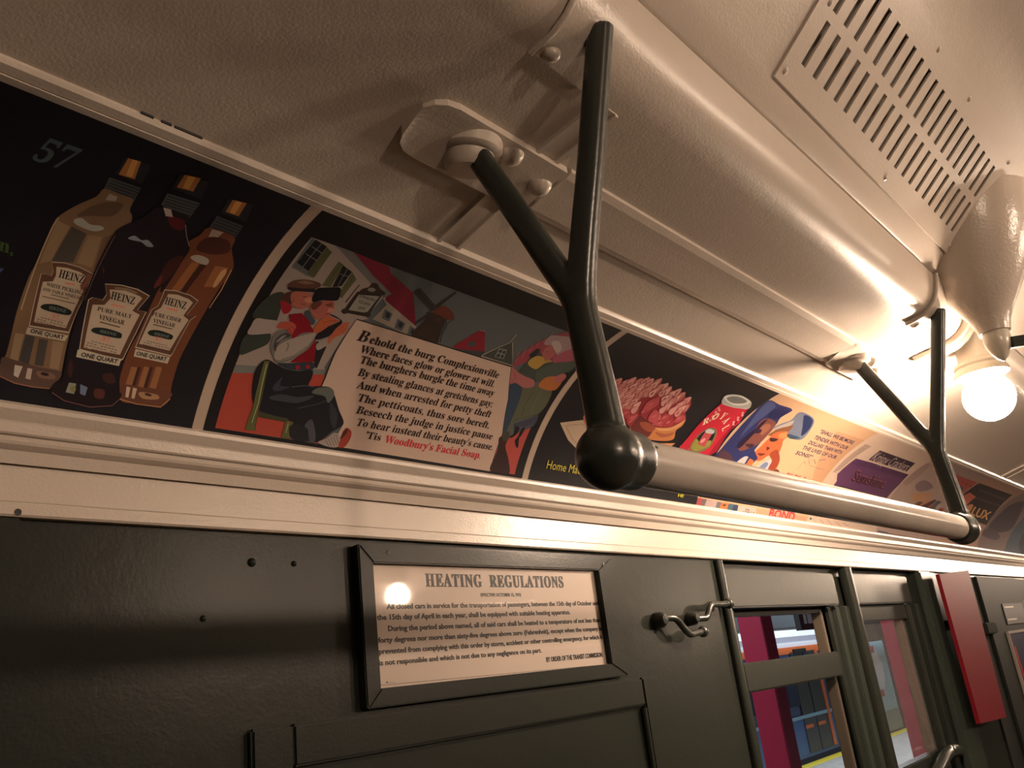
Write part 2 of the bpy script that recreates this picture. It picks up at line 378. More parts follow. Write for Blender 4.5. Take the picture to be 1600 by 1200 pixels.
["L",[103,83,80],[4153,1087,4177,1087],7],["L",[103,83,80],[4185,1086,4208,1086],7],["L",[103,83,80],[4217,1086,4240,1085],7],["L",[103,83,80],[4249,1085,4272,1084],7],
["T",[30,27,35],"ONE QUART","D",[3970,994,4288,994,3970,1035]],["P",[37,37,43],[3513,2970,3773,3000,3817,2784,3528,2786]],["P",[162,110,64],[3549,2979,3689,3008,3711,2835,3561,2815]],
["P",[208,154,88],[3581,2980,3644,2994,3663,2841,3610,2835]],["P",[72,74,78],[3520,2720,3834,2740,3836,2539,3536,2576]],["L",[26,25,32],[3539,2692,3829,2707],9],["L",[26,25,32],[3543,2659,3831,2672],9],
["L",[26,25,32],[3547,2627,3833,2637],9],["L",[26,25,32],[3551,2595,3834,2603],9],["L",[26,25,32],[3554,2562,3835,2568],9],
["S",[28,23,32],[3532,2555,3823,2558,3837,2470,3898,2362,3992,2242,4004,2116,3996,1882,3967,1683,3928,1741,3922,1485,3920,1237,3888,1006,3891,737,3948,528,3894,454,3686,404,3439,426,3308,482,3305,562,3370,634,3342,886,3311,1253,3308,1587,3309,1408,3301,1754,3300,2094,3326,2214,3463,2402]],
["S",[83,27,32],[3658,2491,3809,2495,3837,2385,3729,2389]],["P",[169,159,156],[3567,2559,3638,2566,3694,2494,3631,2479]],["S",[65,32,32],[3883,2038,3990,2123,3982,1912,3906,1731,3871,1853]],
["S",[100,44,37],[3870,1797,3893,1864,3915,1770,3877,1707]],["P",[78,40,35],[3346,1790,3384,1750,3377,1712]],["S",[61,35,32],[3387,831,3435,745,3439,650,3395,705]],["S",[65,37,35],[3719,736,3806,762,3862,681,3772,664]],
["S",[133,139,150],[3435,2132,3477,2179,3552,2156,3607,2177,3682,2130,3629,2110,3561,2137,3500,2130]],["L",[100,76,75],[3322,2124,3317,1759,3325,1413],8],["L",[133,120,126],[3838,2458,3903,2352,3988,2246],8],
["S",[28,20,26],[3309,563,3387,624,3687,632,3932,595,3945,528,3893,457,3686,407,3438,429,3310,485]],["P",[140,147,134],[3438,602,3504,605,3512,502,3431,506]],
["S",[133,130,86],[3516,540,3507,522,3488,519,3470,534,3463,556,3472,574,3491,577,3509,563]],["P",[109,125,153],[3542,606,3617,587,3615,503,3563,514]],["S",[83,47,43],[3688,584,3782,585,3785,504,3707,503]],
["L",[116,79,83],[3311,482,3440,423,3687,401,3894,450,3948,525],9],
["P",[195,186,167],[3434,1626,3581,1657,3738,1658,3873,1622,3823,1447,3911,1450,3896,1214,3864,924,3840,900,3435,929,3351,1430,3377,1461,3474,1462,3486,1527]],
["P",[94,66,51],[3440,1618,3584,1648,3735,1649,3866,1615,3818,1445,3903,1448,3889,1219,3858,938,3834,915,3442,942,3360,1429,3385,1459,3480,1459,3491,1522]],
["P",[191,176,156],[3495,1581,3632,1608,3781,1592,3816,1577,3776,1427,3859,1404,3819,963,3470,959,3407,1392,3509,1417,3537,1497]],["P",[195,186,167],[3423,929,3846,925,3846,850,3430,857]],
["P",[133,115,94],[3534,1621,3651,1639,3752,1623,3745,1602,3632,1608,3537,1594]],["T",[17,18,24],"HEINZ","B",[3537,1491,3767,1491,3524,1570]],["P",[221,137,123],[3564,1446,3687,1449,3691,1432,3569,1430]],
["T",[34,32,37],"PURE MALT","B",[3463,1347,3794,1347,3459,1387]],["T",[30,27,35],"VINEGAR","B",[3505,1267,3752,1267,3501,1313]],["L",[56,47,48],[3527,1242,3725,1234],10],
["S",[28,40,40],[3481,1140,3502,1175,3603,1193,3748,1181,3773,1150,3756,1122,3613,1118,3526,1121]],["T",[122,131,123],"HEINZ","B",[3561,1141,3719,1141,3559,1169]],
["T",[221,105,94],"57","B",[3605,1069,3679,1070,3601,1109]],["L",[221,149,134],[3564,1063,3711,1060],6],["L",[103,83,80],[3516,1040,3541,1038],7],["L",[103,83,80],[3550,1038,3574,1037],7],
["L",[103,83,80],[3583,1037,3608,1035],7],["L",[103,83,80],[3617,1035,3642,1034],7],["L",[103,83,80],[3651,1034,3676,1032],7],["L",[103,83,80],[3685,1032,3710,1031],7],["L",[103,83,80],[3719,1030,3744,1029],7],
["L",[103,83,80],[3482,1016,3507,1015],7],["L",[103,83,80],[3515,1015,3540,1013],7],["L",[103,83,80],[3549,1013,3573,1012],7],["L",[103,83,80],[3616,1010,3641,1009],7],["L",[103,83,80],[3650,1008,3675,1007],7],
["L",[103,83,80],[3684,1007,3709,1005],7],["L",[103,83,80],[3718,1005,3743,1004],7],["L",[103,83,80],[3752,1003,3778,1002],7],["L",[103,83,80],[3481,991,3506,990],7],["L",[103,83,80],[3514,990,3539,988],7],
["L",[103,83,80],[3548,988,3572,987],7],["L",[103,83,80],[3581,986,3606,985],7],["L",[103,83,80],[3615,985,3640,983],7],["L",[103,83,80],[3649,983,3674,982],7],["L",[103,83,80],[3717,980,3742,978],7],
["L",[103,83,80],[3751,978,3777,977],7],["L",[103,83,80],[3480,967,3505,965],7],["L",[103,83,80],[3546,963,3571,962],7],["L",[103,83,80],[3580,961,3605,960],7],["L",[103,83,80],[3614,960,3639,958],7],
["L",[103,83,80],[3647,958,3673,957],7],["L",[103,83,80],[3682,956,3707,955],7],["L",[103,83,80],[3716,954,3741,953],7],["L",[103,83,80],[3750,953,3776,951],7],
["T",[30,27,35],"ONE QUART","D",[3467,872,3821,872,3467,914]],
 ]),
 ('soap_card', 'Dutch village car card with a nine line verse scroll about facial soap', 4777, 10260, [179, 161, 146], [
["P",[19,18,22],[4909,-40,10260,-40,10260,3250,4909,3250]],["P",[84,91,93],[5044,387,10073,387,10073,2807,5044,2807]],
["P",[149,137,131],[5044,2807,5221,2813,5351,2814,6419,2461,6378,2063,6221,1974,6137,1313,6163,1282,5048,1112,5044,1112]],["P",[106,106,107],[5340,2816,5590,2816,6002,2610,6419,2461,6357,2369,5935,2561]],
["P",[165,69,56],[5044,1020,6176,1233,6505,411,6403,394,5044,387]],["P",[110,115,114],[5044,1107,6161,1287,6170,1225,5044,1017]],["P",[86,93,95],[5053,2804,5370,2724,5375,2676,5383,2332,5079,2375,5078,2489]],
["P",[18,19,25],[5102,2800,5269,2766,5285,2397,5102,2452]],["P",[84,84,56],[5277,2761,5370,2710,5397,2346,5282,2366]],["L",[62,63,44],[5300,2748,5311,2361],6],["L",[62,63,44],[5323,2735,5340,2356],6],
["L",[62,63,44],[5347,2723,5368,2351],6],["L",[108,115,119],[5192,2781,5193,2425],9],["L",[108,115,119],[5120,2701,5288,2662],9],["L",[108,115,119],[5119,2591,5292,2553],9],["L",[104,108,105],[5082,2387,5314,2338],14],
["P",[86,87,59],[5518,2638,5609,2615,5649,2296,5538,2278]],["P",[20,21,27],[5603,2607,5751,2567,5761,2350,5665,2301]],["P",[86,87,59],[5757,2565,5869,2494,5865,2198,5793,2221]],
["L",[108,115,119],[5679,2584,5715,2345],8],["L",[108,115,119],[5634,2490,5760,2493],8],["L",[62,63,44],[5562,2618,5589,2289],6],["L",[62,63,44],[5817,2526,5826,2211],6],
["P",[115,28,47],[5588,2820,6100,2801,6194,2721,6666,2570,7049,2147,6446,2284,6377,2394,6419,2461,6018,2616]],["L",[70,21,34],[6451,2286,7053,2141],7],["P",[149,139,129],[6403,2350,7060,2138,7006,1997,6412,2062]],
["P",[84,91,95],[6350,2366,6459,2302,6411,2047,6311,2060]],["P",[86,93,100],[6473,2241,6622,2207,6645,2097,6520,2108]],["P",[40,41,51],[6523,2216,6598,2199,6608,2130,6549,2143]],
["P",[86,93,100],[6726,2168,6880,2133,6903,2022,6773,2034]],["P",[40,41,51],[6777,2143,6855,2126,6864,2056,6803,2069]],["P",[86,93,100],[6959,2129,7119,2093,7141,1980,7007,1993]],
["P",[40,41,51],[7012,2103,7093,2085,7101,2015,7038,2029]],["L",[46,36,32],[5950,2440,5942,2168],14],["P",[44,36,32],[5987,2348,6309,2426,6333,2071,5980,2038]],
["P",[139,139,131],[6031,2315,6292,2378,6285,2117,6037,2087]],["S",[52,41,34],[6030,2346,6018,2398,6078,2453,6077,2511,6138,2531,6217,2481,6312,2445,6212,2387]],
["S",[119,117,112],[6184,2437,6176,2414,6144,2399,6106,2402,6086,2420,6094,2443,6126,2457,6163,2455]],["S",[52,41,34],[6043,2060,6040,2034,6014,2021,5980,2028,5958,2050,5960,2075,5986,2089,6021,2082]],
["S",[52,41,34],[6355,2104,6348,2078,6315,2066,6277,2074,6254,2099,6261,2125,6293,2137,6332,2128]],["S",[52,41,34],[6336,2433,6334,2412,6312,2402,6283,2407,6263,2426,6265,2447,6287,2458,6316,2452]],
["T",[52,45,42],"LOOKING","B",[6053,2288,6279,2288,6051,2327]],["T",[52,45,42],"GLASS","B",[6090,2215,6254,2215,6086,2257]],["T",[52,45,42],"INN","B",[6141,2133,6229,2147,6137,2170]],
["P",[52,49,49],[6657,2580,6686,2672,7116,2492,7092,2403]],["P",[52,49,49],[7178,2810,7204,2760,7148,2477,7076,2493]],["P",[52,49,49],[7088,2397,7144,2371,7021,2151,6993,2201]],["L",[26,25,30],[6667,2629,7102,2451],9],
["L",[26,25,30],[7193,2783,7109,2494],9],["L",[26,25,30],[7110,2382,7017,2182],9],["P",[50,40,36],[7106,2381,7181,2468,7365,2443,7453,2185,7532,2002,7067,1999,7085,2194]],
["S",[98,49,39],[7130,2406,7142,2485,7205,2541,7371,2504,7485,2414,7395,2364,7246,2390]],["L",[36,30,32],[7492,2406,7440,2279,7555,2023],10],["L",[36,30,32],[7361,2403,7493,2246,7463,2092],8],
["S",[70,45,37],[7320,2330,7321,2309,7302,2299,7273,2307,7251,2327,7249,2348,7269,2358,7298,2350]],["L",[30,28,30],[7049,2362,7145,2481],12],["P",[125,32,47],[7787,2010,8004,2363,8109,2364,8344,2091,8086,2009]],
["P",[56,58,64],[7778,1988,8353,2088,8352,1992,7819,1951]],["P",[62,69,73],[7988,2168,8088,2192,8128,2112,8000,2087]],["L",[149,139,131],[7992,2365,8097,2377],10],
["P",[60,65,59],[8347,2016,8637,2337,8693,2335,8972,2005]],["L",[159,152,139],[8347,2016,8641,2333,8628,2479],14],["L",[159,152,139],[8683,2345,8997,2003,8349,2004],14],
["P",[115,124,122],[8542,2197,8689,2212,8759,2060,8576,2051]],["P",[42,45,49],[8575,2180,8625,2183,8635,2139,8575,2133]],["P",[42,45,49],[8643,2183,8689,2185,8708,2137,8662,2135]],
["P",[42,45,49],[8589,2111,8639,2114,8657,2067,8588,2064]],["P",[42,45,49],[8662,2115,8713,2118,8731,2071,8685,2069]],["P",[167,73,68],[9626,907,10073,1136,10073,387,9513,378,9532,713]],
["S",[139,63,73],[9016,1982,8974,2183,9097,2457,9295,2721,9505,2812,9745,2682,10064,2402,9664,2289,9188,2105]],["L",[177,115,114],[9010,2059,8919,2239],7],["L",[177,115,114],[9060,2168,8977,2333],7],
["L",[177,115,114],[9104,2280,9032,2429],7],["L",[177,115,114],[9144,2393,9082,2526],7],["L",[177,115,114],[9177,2509,9129,2626],7],["L",[177,115,114],[9205,2627,9170,2728],7],
["S",[60,69,64],[9198,1917,9193,2134,9199,2358,9556,2230,9797,2326,10116,2355,10153,2186,9884,2033,9664,1868,9425,1840]],["P",[34,38,44],[9136,2228,9176,2380,9263,2377,9254,2205]],
["S",[167,137,66],[9228,2110,9304,2269,9640,2253,9536,2183,9464,2051]],["S",[157,91,90],[9310,2420,9356,2488,9504,2479,9594,2357,9525,2245,9378,2295]],
["S",[145,126,129],[9229,2478,9185,2645,9382,2703,9602,2731,9806,2605,9701,2478,9646,2372,9410,2498]],["S",[169,154,153],[9327,2545,9424,2607,9600,2509,9585,2413]],["L",[60,45,47],[9371,2380,9436,2387],7],
["L",[70,49,51],[9476,2237,9620,2233,9592,2327],7],["S",[149,78,95],[9617,2276,9701,2478,9855,2557,10010,2386,9814,2243]],
["S",[84,89,71],[9242,1672,9475,1722,9703,1784,10048,1819,10151,1576,10082,1373,9877,1252,9667,1193,9656,911,9558,943,9422,1247]],["S",[48,65,85],[9189,1731,9455,1702,9564,1416,9588,1086,9551,937,9388,1288]],
["L",[48,49,44],[9711,1695,9709,1442,9758,1280],9],["L",[108,113,95],[9874,1703,9886,1475,9937,1360],10],["S",[70,80,73],[9520,2027,9737,2251,10116,2355,10097,2172,9815,1962,9660,1872]],
["S",[165,102,56],[9750,1800,9790,1989,10112,2032,10127,1810]],["S",[159,93,93],[9927,1988,10047,2116,10161,2072,10117,1936]],
["S",[159,98,98],[8990,1860,8987,1980,9149,1937,9341,1899,9578,1875,9648,1778,9494,1719,9268,1759,9169,1725]],["L",[90,56,59],[9187,1741,9215,1823,9116,1903],6],
["S",[58,63,81],[9686,1148,9885,1241,10090,1362,10104,1167,9786,1084]],["L",[110,115,129],[9743,1099,9933,1116,10090,1189],6],["L",[60,56,56],[9646,1190,10082,1373],9],
["S",[22,21,27],[9733,1104,9829,1100,9832,1006,9747,924,9699,940,9762,991]],["S",[22,21,27],[9884,1097,9954,1115,9938,986,9913,948,9965,815,9928,797,9844,891,9876,966]],
["P",[189,167,153],[6213,2003,8987,1980,9311,1490,9525,961,9522,734,9513,377,6576,393,6645,484,6700,675,6357,1075,6205,1074,6206,1195,6182,1526]],["L",[34,28,27],[6203,1064,6206,1195,6182,1526,6213,2003,8987,1980],15],
["L",[34,28,27],[8987,1980,9311,1490,9525,961,9522,734,9513,378],9],["S",[52,31,33],[9488,876,9548,919,9680,915,9687,779,9845,595,9946,388,9704,380,9505,398,9528,580,9548,733]],["L",[30,19,22],[9602,700,9597,408],7],
["L",[30,19,22],[9633,704,9677,417],7],["L",[30,19,22],[9663,708,9758,425],7],["L",[30,19,22],[9694,712,9840,434],7],["S",[66,63,56],[9534,985,9653,1003,9698,894,9589,856]],
["S",[50,57,53],[5064,2004,5172,2058,5224,1919,5277,1722,5144,1698,4990,1683,4992,1849]],["S",[50,58,54],[5015,1470,5258,1563,5309,1439,5182,1320,5039,1238]],
["S",[155,143,139],[5037,1678,5159,1702,5302,1710,5331,1591,5225,1536,5035,1483,5022,1583]],["P",[149,137,131],[5240,1924,5366,1865,5364,1769,5280,1717]],
["S",[70,45,39],[5170,2008,5234,2094,5314,2114,5341,1974,5272,1933]],["S",[161,95,81],[5261,2067,5323,2131,5474,2146,5531,2094,5557,2021,5520,1960,5454,1926,5360,1941]],
["S",[141,30,42],[5195,1949,5253,1966,5360,1925,5359,1844,5295,1825]],["S",[86,56,49],[5174,2147,5192,2223,5299,2288,5476,2307,5529,2262,5450,2200,5304,2161]],
["S",[34,28,32],[5184,2140,5351,2176,5478,2216,5527,2184,5389,2145,5242,2110]],["S",[119,93,78],[5242,2231,5324,2278,5437,2278,5352,2234]],["L",[50,28,27],[5411,2085,5457,2090],7],
["L",[60,30,30],[5432,1986,5497,1999],6],["S",[185,124,105],[5444,2056,5500,2104,5548,2049,5504,2025]],["L",[90,49,44],[5307,2032,5339,2003,5335,1972],6],
["S",[16,16,25],[5524,2087,5510,2210,5534,2247,5657,2298,5764,2323,5829,2191,5796,2148,5661,2111,5576,2059]],["S",[159,91,83],[5557,2021,5637,2087,5783,2138,5851,2051,5860,1992,5820,1919,5717,1865,5608,1927]],
["S",[92,52,44],[5562,2003,5577,2058,5664,2091,5663,2014,5621,1960]],["S",[119,63,54],[5724,2073,5790,2111,5811,2063,5747,2056]],["S",[185,122,107],[5795,2044,5869,2036,5857,1991,5800,1984]],
["L",[70,38,37],[5791,1955,5838,1981],7],["S",[60,73,83],[5542,1897,5568,1945,5659,1872,5723,1841,5714,1779,5620,1822]],
["P",[123,14,32],[5376,1828,5510,1887,5659,1813,5702,1764,5795,1708,5994,1377,5935,1325,5668,1281,5762,1403,5561,1558]],["P",[30,30,34],[5872,1607,6032,1566,6042,1280,5991,1298]],
["S",[149,141,134],[5892,1572,5987,1667,6036,1618,6018,1573,5941,1499]],
["S",[106,104,100],[5354,1403,5323,1546,5357,1612,5429,1641,5561,1558,5635,1646,5726,1685,5823,1695,5832,1527,5762,1403,5635,1288,5516,1243,5432,1299]],
["S",[153,143,136],[5433,1421,5504,1515,5627,1604,5751,1676,5819,1694,5795,1518,5730,1405,5632,1316,5514,1270,5450,1303]],["S",[60,60,61],[5385,1419,5378,1532,5456,1609,5530,1580,5452,1521,5424,1438,5440,1366]],
["S",[135,132,131],[5390,1468,5426,1553,5471,1579,5425,1496]],["L",[90,84,81],[5564,1395,5561,1461,5530,1502],10],["L",[96,93,90],[5555,1289,5679,1364,5782,1505],10],
["S",[165,76,66],[5305,1656,5341,1715,5421,1747,5482,1744,5536,1709,5533,1649,5530,1599,5477,1624,5425,1650,5335,1635]],["L",[104,45,42],[5450,1676,5521,1616],6],["L",[104,45,42],[5475,1702,5533,1669],6],
["S",[24,23,30],[5844,1620,5833,1678,5891,1795,5961,1856,6018,1936,5853,1962,5901,1971,6042,1933,6045,1859,6004,1785,5945,1666]],["S",[24,23,30],[5832,1698,5904,1809,6014,1840,5990,1698,5862,1645]],
["S",[171,89,61],[5768,1711,5758,1810,5787,1901,5844,1944,5982,1926,6001,1905,5933,1849,5897,1787,5837,1709]],["L",[110,54,39],[5824,1839,5897,1891,5979,1914],6],
["S",[173,93,68],[6007,1641,6014,1767,6052,1882,6127,1936,6154,1911,6169,1798,6106,1739,6057,1674,6050,1611]],["L",[110,54,42],[6063,1811,6100,1874],6],["L",[110,54,42],[6098,1789,6154,1857],6],
["S",[44,53,61],[5526,1237,5674,1270,5949,1339,5999,1266,5802,1206,5648,1200]],["S",[149,25,51],[5822,1245,5820,1223,5803,1213,5780,1220,5765,1240,5766,1261,5783,1271,5807,1265]],
["S",[149,25,51],[5944,1278,5942,1259,5926,1250,5904,1256,5890,1274,5892,1293,5909,1302,5930,1296]],
["S",[22,22,31],[5297,1074,5362,1246,5524,1219,5652,1192,5824,1201,5992,1251,6029,1151,6030,1059,6186,1080,6330,1088,6432,1004,6568,840,6701,684,6574,565,6408,412,6213,399,6024,417,5971,584,5881,614,5524,643,5388,765]],
["S",[56,60,71],[5576,815,5701,890,5936,896,6157,954,6000,836,5751,811]],["S",[52,56,68],[5579,955,5656,1094,5662,988,5795,996,5652,916]],["L",[70,73,85],[5814,999,5992,1052,6113,1056],12],
["L",[10,11,18],[5576,815,5831,754,6070,866,6262,955],10],["L",[62,67,78],[5988,762,6238,859,6375,938],10],["S",[92,98,95],[6110,978,6165,1055,6342,1085,6425,1006,6381,898,6297,970]],
["S",[70,71,83],[6156,576,6228,667,6328,530,6357,406,6273,407,6223,533]],["S",[46,49,59],[6410,907,6569,785,6593,604,6493,699]],["S",[153,143,139],[6409,409,6510,465,6610,555,6714,511,6719,393,6560,373]],
["L",[70,65,66],[6507,447,6585,378],6],["L",[70,65,66],[6539,469,6619,388],6],["L",[70,65,66],[6571,492,6653,398],6],["L",[70,65,66],[6602,514,6688,407],6],["L",[70,65,66],[6634,537,6722,417],6],
["S",[145,56,42],[6720,388,6724,494,6728,587,6769,641,6852,604,6866,513,6816,404]],["S",[70,30,30],[6715,493,6736,588,6772,630,6796,596,6756,517]],
["P",[88,91,54],[5356,1227,5420,1241,5490,817,5527,425,5399,418,5422,669]],["L",[165,172,136],[5400,1201,5473,746,5464,508],9],["L",[40,41,30],[5420,1241,5527,425],7],
["P",[62,65,47],[5517,651,5718,632,5921,625,5921,583,5523,587]],["P",[88,91,54],[5888,592,5989,600,6014,395,5891,396]],["L",[159,165,131],[5929,577,5936,457],8],["S",[30,30,37],[5963,547,6137,573,6273,407,6029,401]],
["T",[175,165,158],"THE ANDREW JERGENS CO.","D",[5123,286,6271,286,5141,337]],["T",[34,25,27],"B","B",[6365,1745,6514,1747,6370,1897]],
["T",[34,25,27],"ehold the burg Complexionville","B",[6554,1755,8880,1755,6541,1861]],["T",[34,25,27],"Where faces glow or glower at will.","B",[6494,1607,8903,1607,6484,1711]],
["T",[34,25,27],"The burghers burgle the time away","B",[6571,1473,8991,1473,6565,1577]],["T",[34,25,27],"By stealing glances at gretchens gay;","B",[6628,1313,9066,1313,6626,1416]],
["T",[34,25,27],"And when arrested for petty theft","B",[6692,1155,9133,1155,6694,1258]],["T",[34,25,27],"The petticoats, thus sore bereft,","B",[6775,995,9199,995,6781,1097]],
["T",[34,25,27],"Beseech the judge in justice pause","B",[6825,841,9345,841,6835,942]],["T",[34,25,27],"To hear instead their beauty's cause.","B",[6886,689,9432,689,6901,789]],
["T",[34,25,27],"'Tis","B",[7087,550,7337,550,7095,642]],["T",[195,41,56],"Woodbury's Facial Soap.","B",[7406,536,9237,536,7417,638]],
 ]),
 ('baking_powder_card', 'Black car card with a strawberry shortcake and a red baking powder tin', 10260, 15661, [175, 157, 142], [
["P",[19,18,24],[10403,-40,15662,-40,15662,3250,10403,3250]],["P",[177,157,136],[10670,1319,11156,1451,11911,1409,12301,1162,11729,909,11383,949,11053,1073]],["L",[132,111,95],[10833,1295,11210,1385,11389,1325],9],
["L",[132,111,95],[10833,1295,11133,1112,11398,1008],9],["S",[166,103,69],[11164,1467,11206,1596,11717,1627,12252,1561,12170,1327,11549,1291]],["P",[187,132,87],[13372,1347,14057,1448,13931,1311,13477,1290]],
["S",[177,113,69],[12463,1525,12494,1757,13048,1679,13622,1752,13841,1970,13910,1818,13829,1687,13925,1533,13719,1446,13116,1394,12724,1438]],
["S",[98,41,40],[12471,1527,12488,1762,12741,1734,13108,1662,13155,1574,13121,1435,12834,1429]],["S",[141,72,53],[12650,1663,12858,1700,13169,1645,13105,1539,12822,1573]],
["S",[149,87,64],[13252,1563,13588,1577,13798,1653,13778,1565,13495,1493]],["S",[194,144,95],[13217,1639,13642,1734,13834,1938,13881,1842,13702,1680,13376,1611]],
["S",[137,46,53],[11181,1986,11315,2222,11615,2326,11829,2412,12092,2420,12261,2473,12670,2444,13089,2404,13492,2354,13663,2247,13685,2093,13847,1956,13635,1740,13321,1664,13060,1667,12728,1745,12498,1771,12459,1551,12183,1634,11896,1751,11460,1706]],
["S",[151,76,78],[11089,2081,10991,2166,11044,2251,11121,2275,11176,2206,11176,2113]],["S",[194,142,136],[11083,2098,11016,2170,11062,2247,11117,2282,11150,2207,11147,2119]],
["S",[151,76,78],[11184,2144,11080,2218,11129,2286,11204,2302,11263,2243,11269,2167]],["S",[181,120,113],[11177,2158,11104,2221,11147,2282,11200,2308,11237,2245,11239,2173]],
["S",[151,76,78],[11336,2177,11229,2253,11277,2324,11353,2342,11414,2281,11421,2201]],["S",[187,130,122],[11328,2191,11254,2256,11295,2320,11349,2348,11388,2283,11391,2208]],
["S",[154,78,80],[11324,2223,11304,2262,11330,2291,11350,2252]],["S",[141,64,69],[11541,2202,11430,2277,11478,2348,11555,2365,11619,2304,11628,2226]],
["S",[194,142,136],[11533,2217,11455,2280,11496,2343,11550,2370,11591,2306,11597,2232]],["S",[141,64,69],[11625,2228,11514,2320,11562,2415,11640,2444,11705,2368,11714,2265]],
["S",[194,142,136],[11617,2247,11539,2325,11581,2411,11635,2450,11678,2368,11683,2272]],["S",[141,64,69],[11812,2293,11694,2370,11739,2442,11817,2461,11886,2399,11900,2318]],
["S",[181,120,113],[11803,2308,11720,2373,11758,2438,11812,2466,11858,2400,11868,2325]],["S",[151,76,78],[11937,2304,11818,2396,11863,2494,11942,2523,12013,2446,12027,2341]],
["S",[187,130,122],[11928,2322,11844,2402,11883,2490,11936,2530,11984,2446,11995,2348]],["S",[154,78,80],[11921,2363,11898,2413,11923,2453,11948,2403]],
["S",[151,76,78],[12062,2357,11938,2435,11980,2508,12060,2527,12133,2464,12151,2382]],["S",[194,142,136],[12052,2372,11964,2438,12001,2504,12054,2532,12104,2466,12118,2389]],
["S",[154,78,80],[12044,2404,12018,2444,12042,2474,12069,2434]],["S",[141,64,69],[12246,2372,12119,2461,12160,2553,12241,2579,12317,2506,12337,2406]],
["S",[181,120,113],[12236,2390,12146,2466,12181,2549,12235,2586,12288,2506,12303,2413]],["S",[154,78,80],[12227,2428,12200,2476,12224,2514,12252,2466]],
["S",[151,76,78],[12516,2348,12386,2430,12429,2511,12512,2533,12590,2465,12609,2376]],["S",[200,154,147],[12506,2364,12413,2434,12450,2507,12506,2538,12560,2466,12575,2383]],
["S",[151,76,78],[12681,2329,12548,2406,12593,2477,12678,2495,12756,2433,12775,2352]],["S",[181,120,113],[12670,2344,12576,2409,12615,2473,12672,2500,12725,2434,12740,2359]],
["S",[154,78,80],[12661,2375,12633,2415,12658,2443,12687,2404]],["S",[151,76,78],[12973,2310,12837,2400,12883,2491,12970,2517,13051,2443,13071,2344]],
["S",[194,142,136],[12962,2328,12866,2405,12905,2487,12964,2523,13020,2444,13035,2351]],["S",[154,78,80],[12953,2367,12925,2415,12951,2452,12980,2404]],
["S",[151,76,78],[13168,2289,13030,2371,13078,2450,13167,2470,13248,2403,13268,2315]],["S",[187,130,122],[13157,2305,13059,2375,13101,2445,13161,2476,13216,2405,13231,2323]],
["S",[154,78,80],[13148,2339,13119,2382,13146,2413,13176,2371]],["S",[151,76,78],[11203,2035,11105,2120,11161,2205,11239,2229,11294,2159,11292,2066]],
["S",[194,142,136],[11197,2052,11130,2124,11179,2201,11235,2235,11267,2160,11263,2073]],["S",[151,76,78],[11342,2067,11238,2139,11290,2205,11367,2220,11425,2162,11429,2088]],
["S",[181,120,113],[11335,2080,11263,2142,11308,2201,11363,2225,11399,2164,11399,2095]],["S",[151,76,78],[11506,2094,11400,2176,11454,2257,11533,2278,11592,2212,11595,2123]],
["S",[181,120,113],[11499,2111,11426,2180,11472,2253,11528,2284,11565,2213,11565,2130]],["S",[154,78,80],[11496,2145,11478,2188,11507,2221,11525,2178]],
["S",[151,76,78],[11675,2141,11566,2227,11618,2314,11698,2339,11760,2268,11765,2173]],["S",[181,120,113],[11667,2158,11592,2232,11637,2310,11693,2345,11733,2269,11734,2180]],
["S",[154,78,80],[11664,2195,11645,2241,11673,2276,11693,2231]],["S",[141,64,69],[11781,2156,11670,2239,11721,2321,11801,2344,11865,2276,11872,2186]],
["S",[200,154,147],[11773,2173,11696,2243,11740,2317,11797,2349,11837,2277,11840,2192]],["S",[154,78,80],[11769,2208,11749,2251,11777,2285,11798,2241]],
["S",[141,64,69],[11966,2208,11850,2291,11899,2372,11980,2394,12047,2326,12057,2237]],["S",[200,154,147],[11957,2225,11876,2295,11919,2368,11975,2400,12018,2328,12025,2244]],
["S",[154,78,80],[11952,2259,11930,2303,11957,2336,11980,2292]],["S",[141,64,69],[12109,2275,11988,2359,12035,2443,12116,2466,12187,2397,12201,2305]],
["S",[187,130,122],[12100,2292,12015,2363,12055,2439,12110,2472,12158,2398,12168,2312]],["S",[141,64,69],[12237,2292,12114,2385,12160,2482,12241,2511,12315,2434,12330,2329]],
["S",[200,154,147],[12228,2311,12141,2390,12180,2478,12235,2518,12285,2434,12296,2336]],["S",[154,78,80],[12221,2351,12196,2402,12222,2441,12248,2391]],
["S",[151,76,78],[12426,2300,12299,2385,12344,2468,12427,2490,12502,2422,12519,2330]],["S",[187,130,122],[12416,2317,12326,2389,12365,2464,12422,2496,12473,2423,12485,2337]],
["S",[151,76,78],[12686,2275,12557,2362,12604,2449,12690,2473,12767,2402,12783,2306]],["S",[200,154,147],[12677,2292,12585,2366,12626,2445,12684,2479,12736,2403,12748,2313]],
["S",[141,64,69],[12893,2262,12760,2343,12809,2418,12896,2437,12974,2372,12991,2288]],["S",[200,154,147],[12883,2278,12789,2346,12831,2414,12890,2443,12943,2374,12955,2295]],
["S",[151,76,78],[13155,2246,13018,2326,13068,2401,13158,2419,13238,2354,13255,2271]],["S",[181,120,113],[13144,2261,13048,2329,13091,2396,13152,2424,13206,2356,13218,2278]],
["S",[154,78,80],[13136,2294,13108,2335,13136,2365,13164,2324]],["S",[151,76,78],[13435,2210,13297,2302,13350,2394,13443,2419,13524,2344,13540,2244]],
["S",[194,142,136],[13425,2228,13328,2307,13374,2389,13437,2426,13491,2345,13502,2251]],["S",[154,78,80],[13417,2268,13390,2316,13420,2353,13448,2305]],
["S",[151,76,78],[11219,1975,11122,2054,11178,2129,11257,2149,11310,2085,11307,2001]],["S",[181,120,113],[11213,1990,11147,2057,11196,2125,11253,2155,11284,2086,11278,2008]],
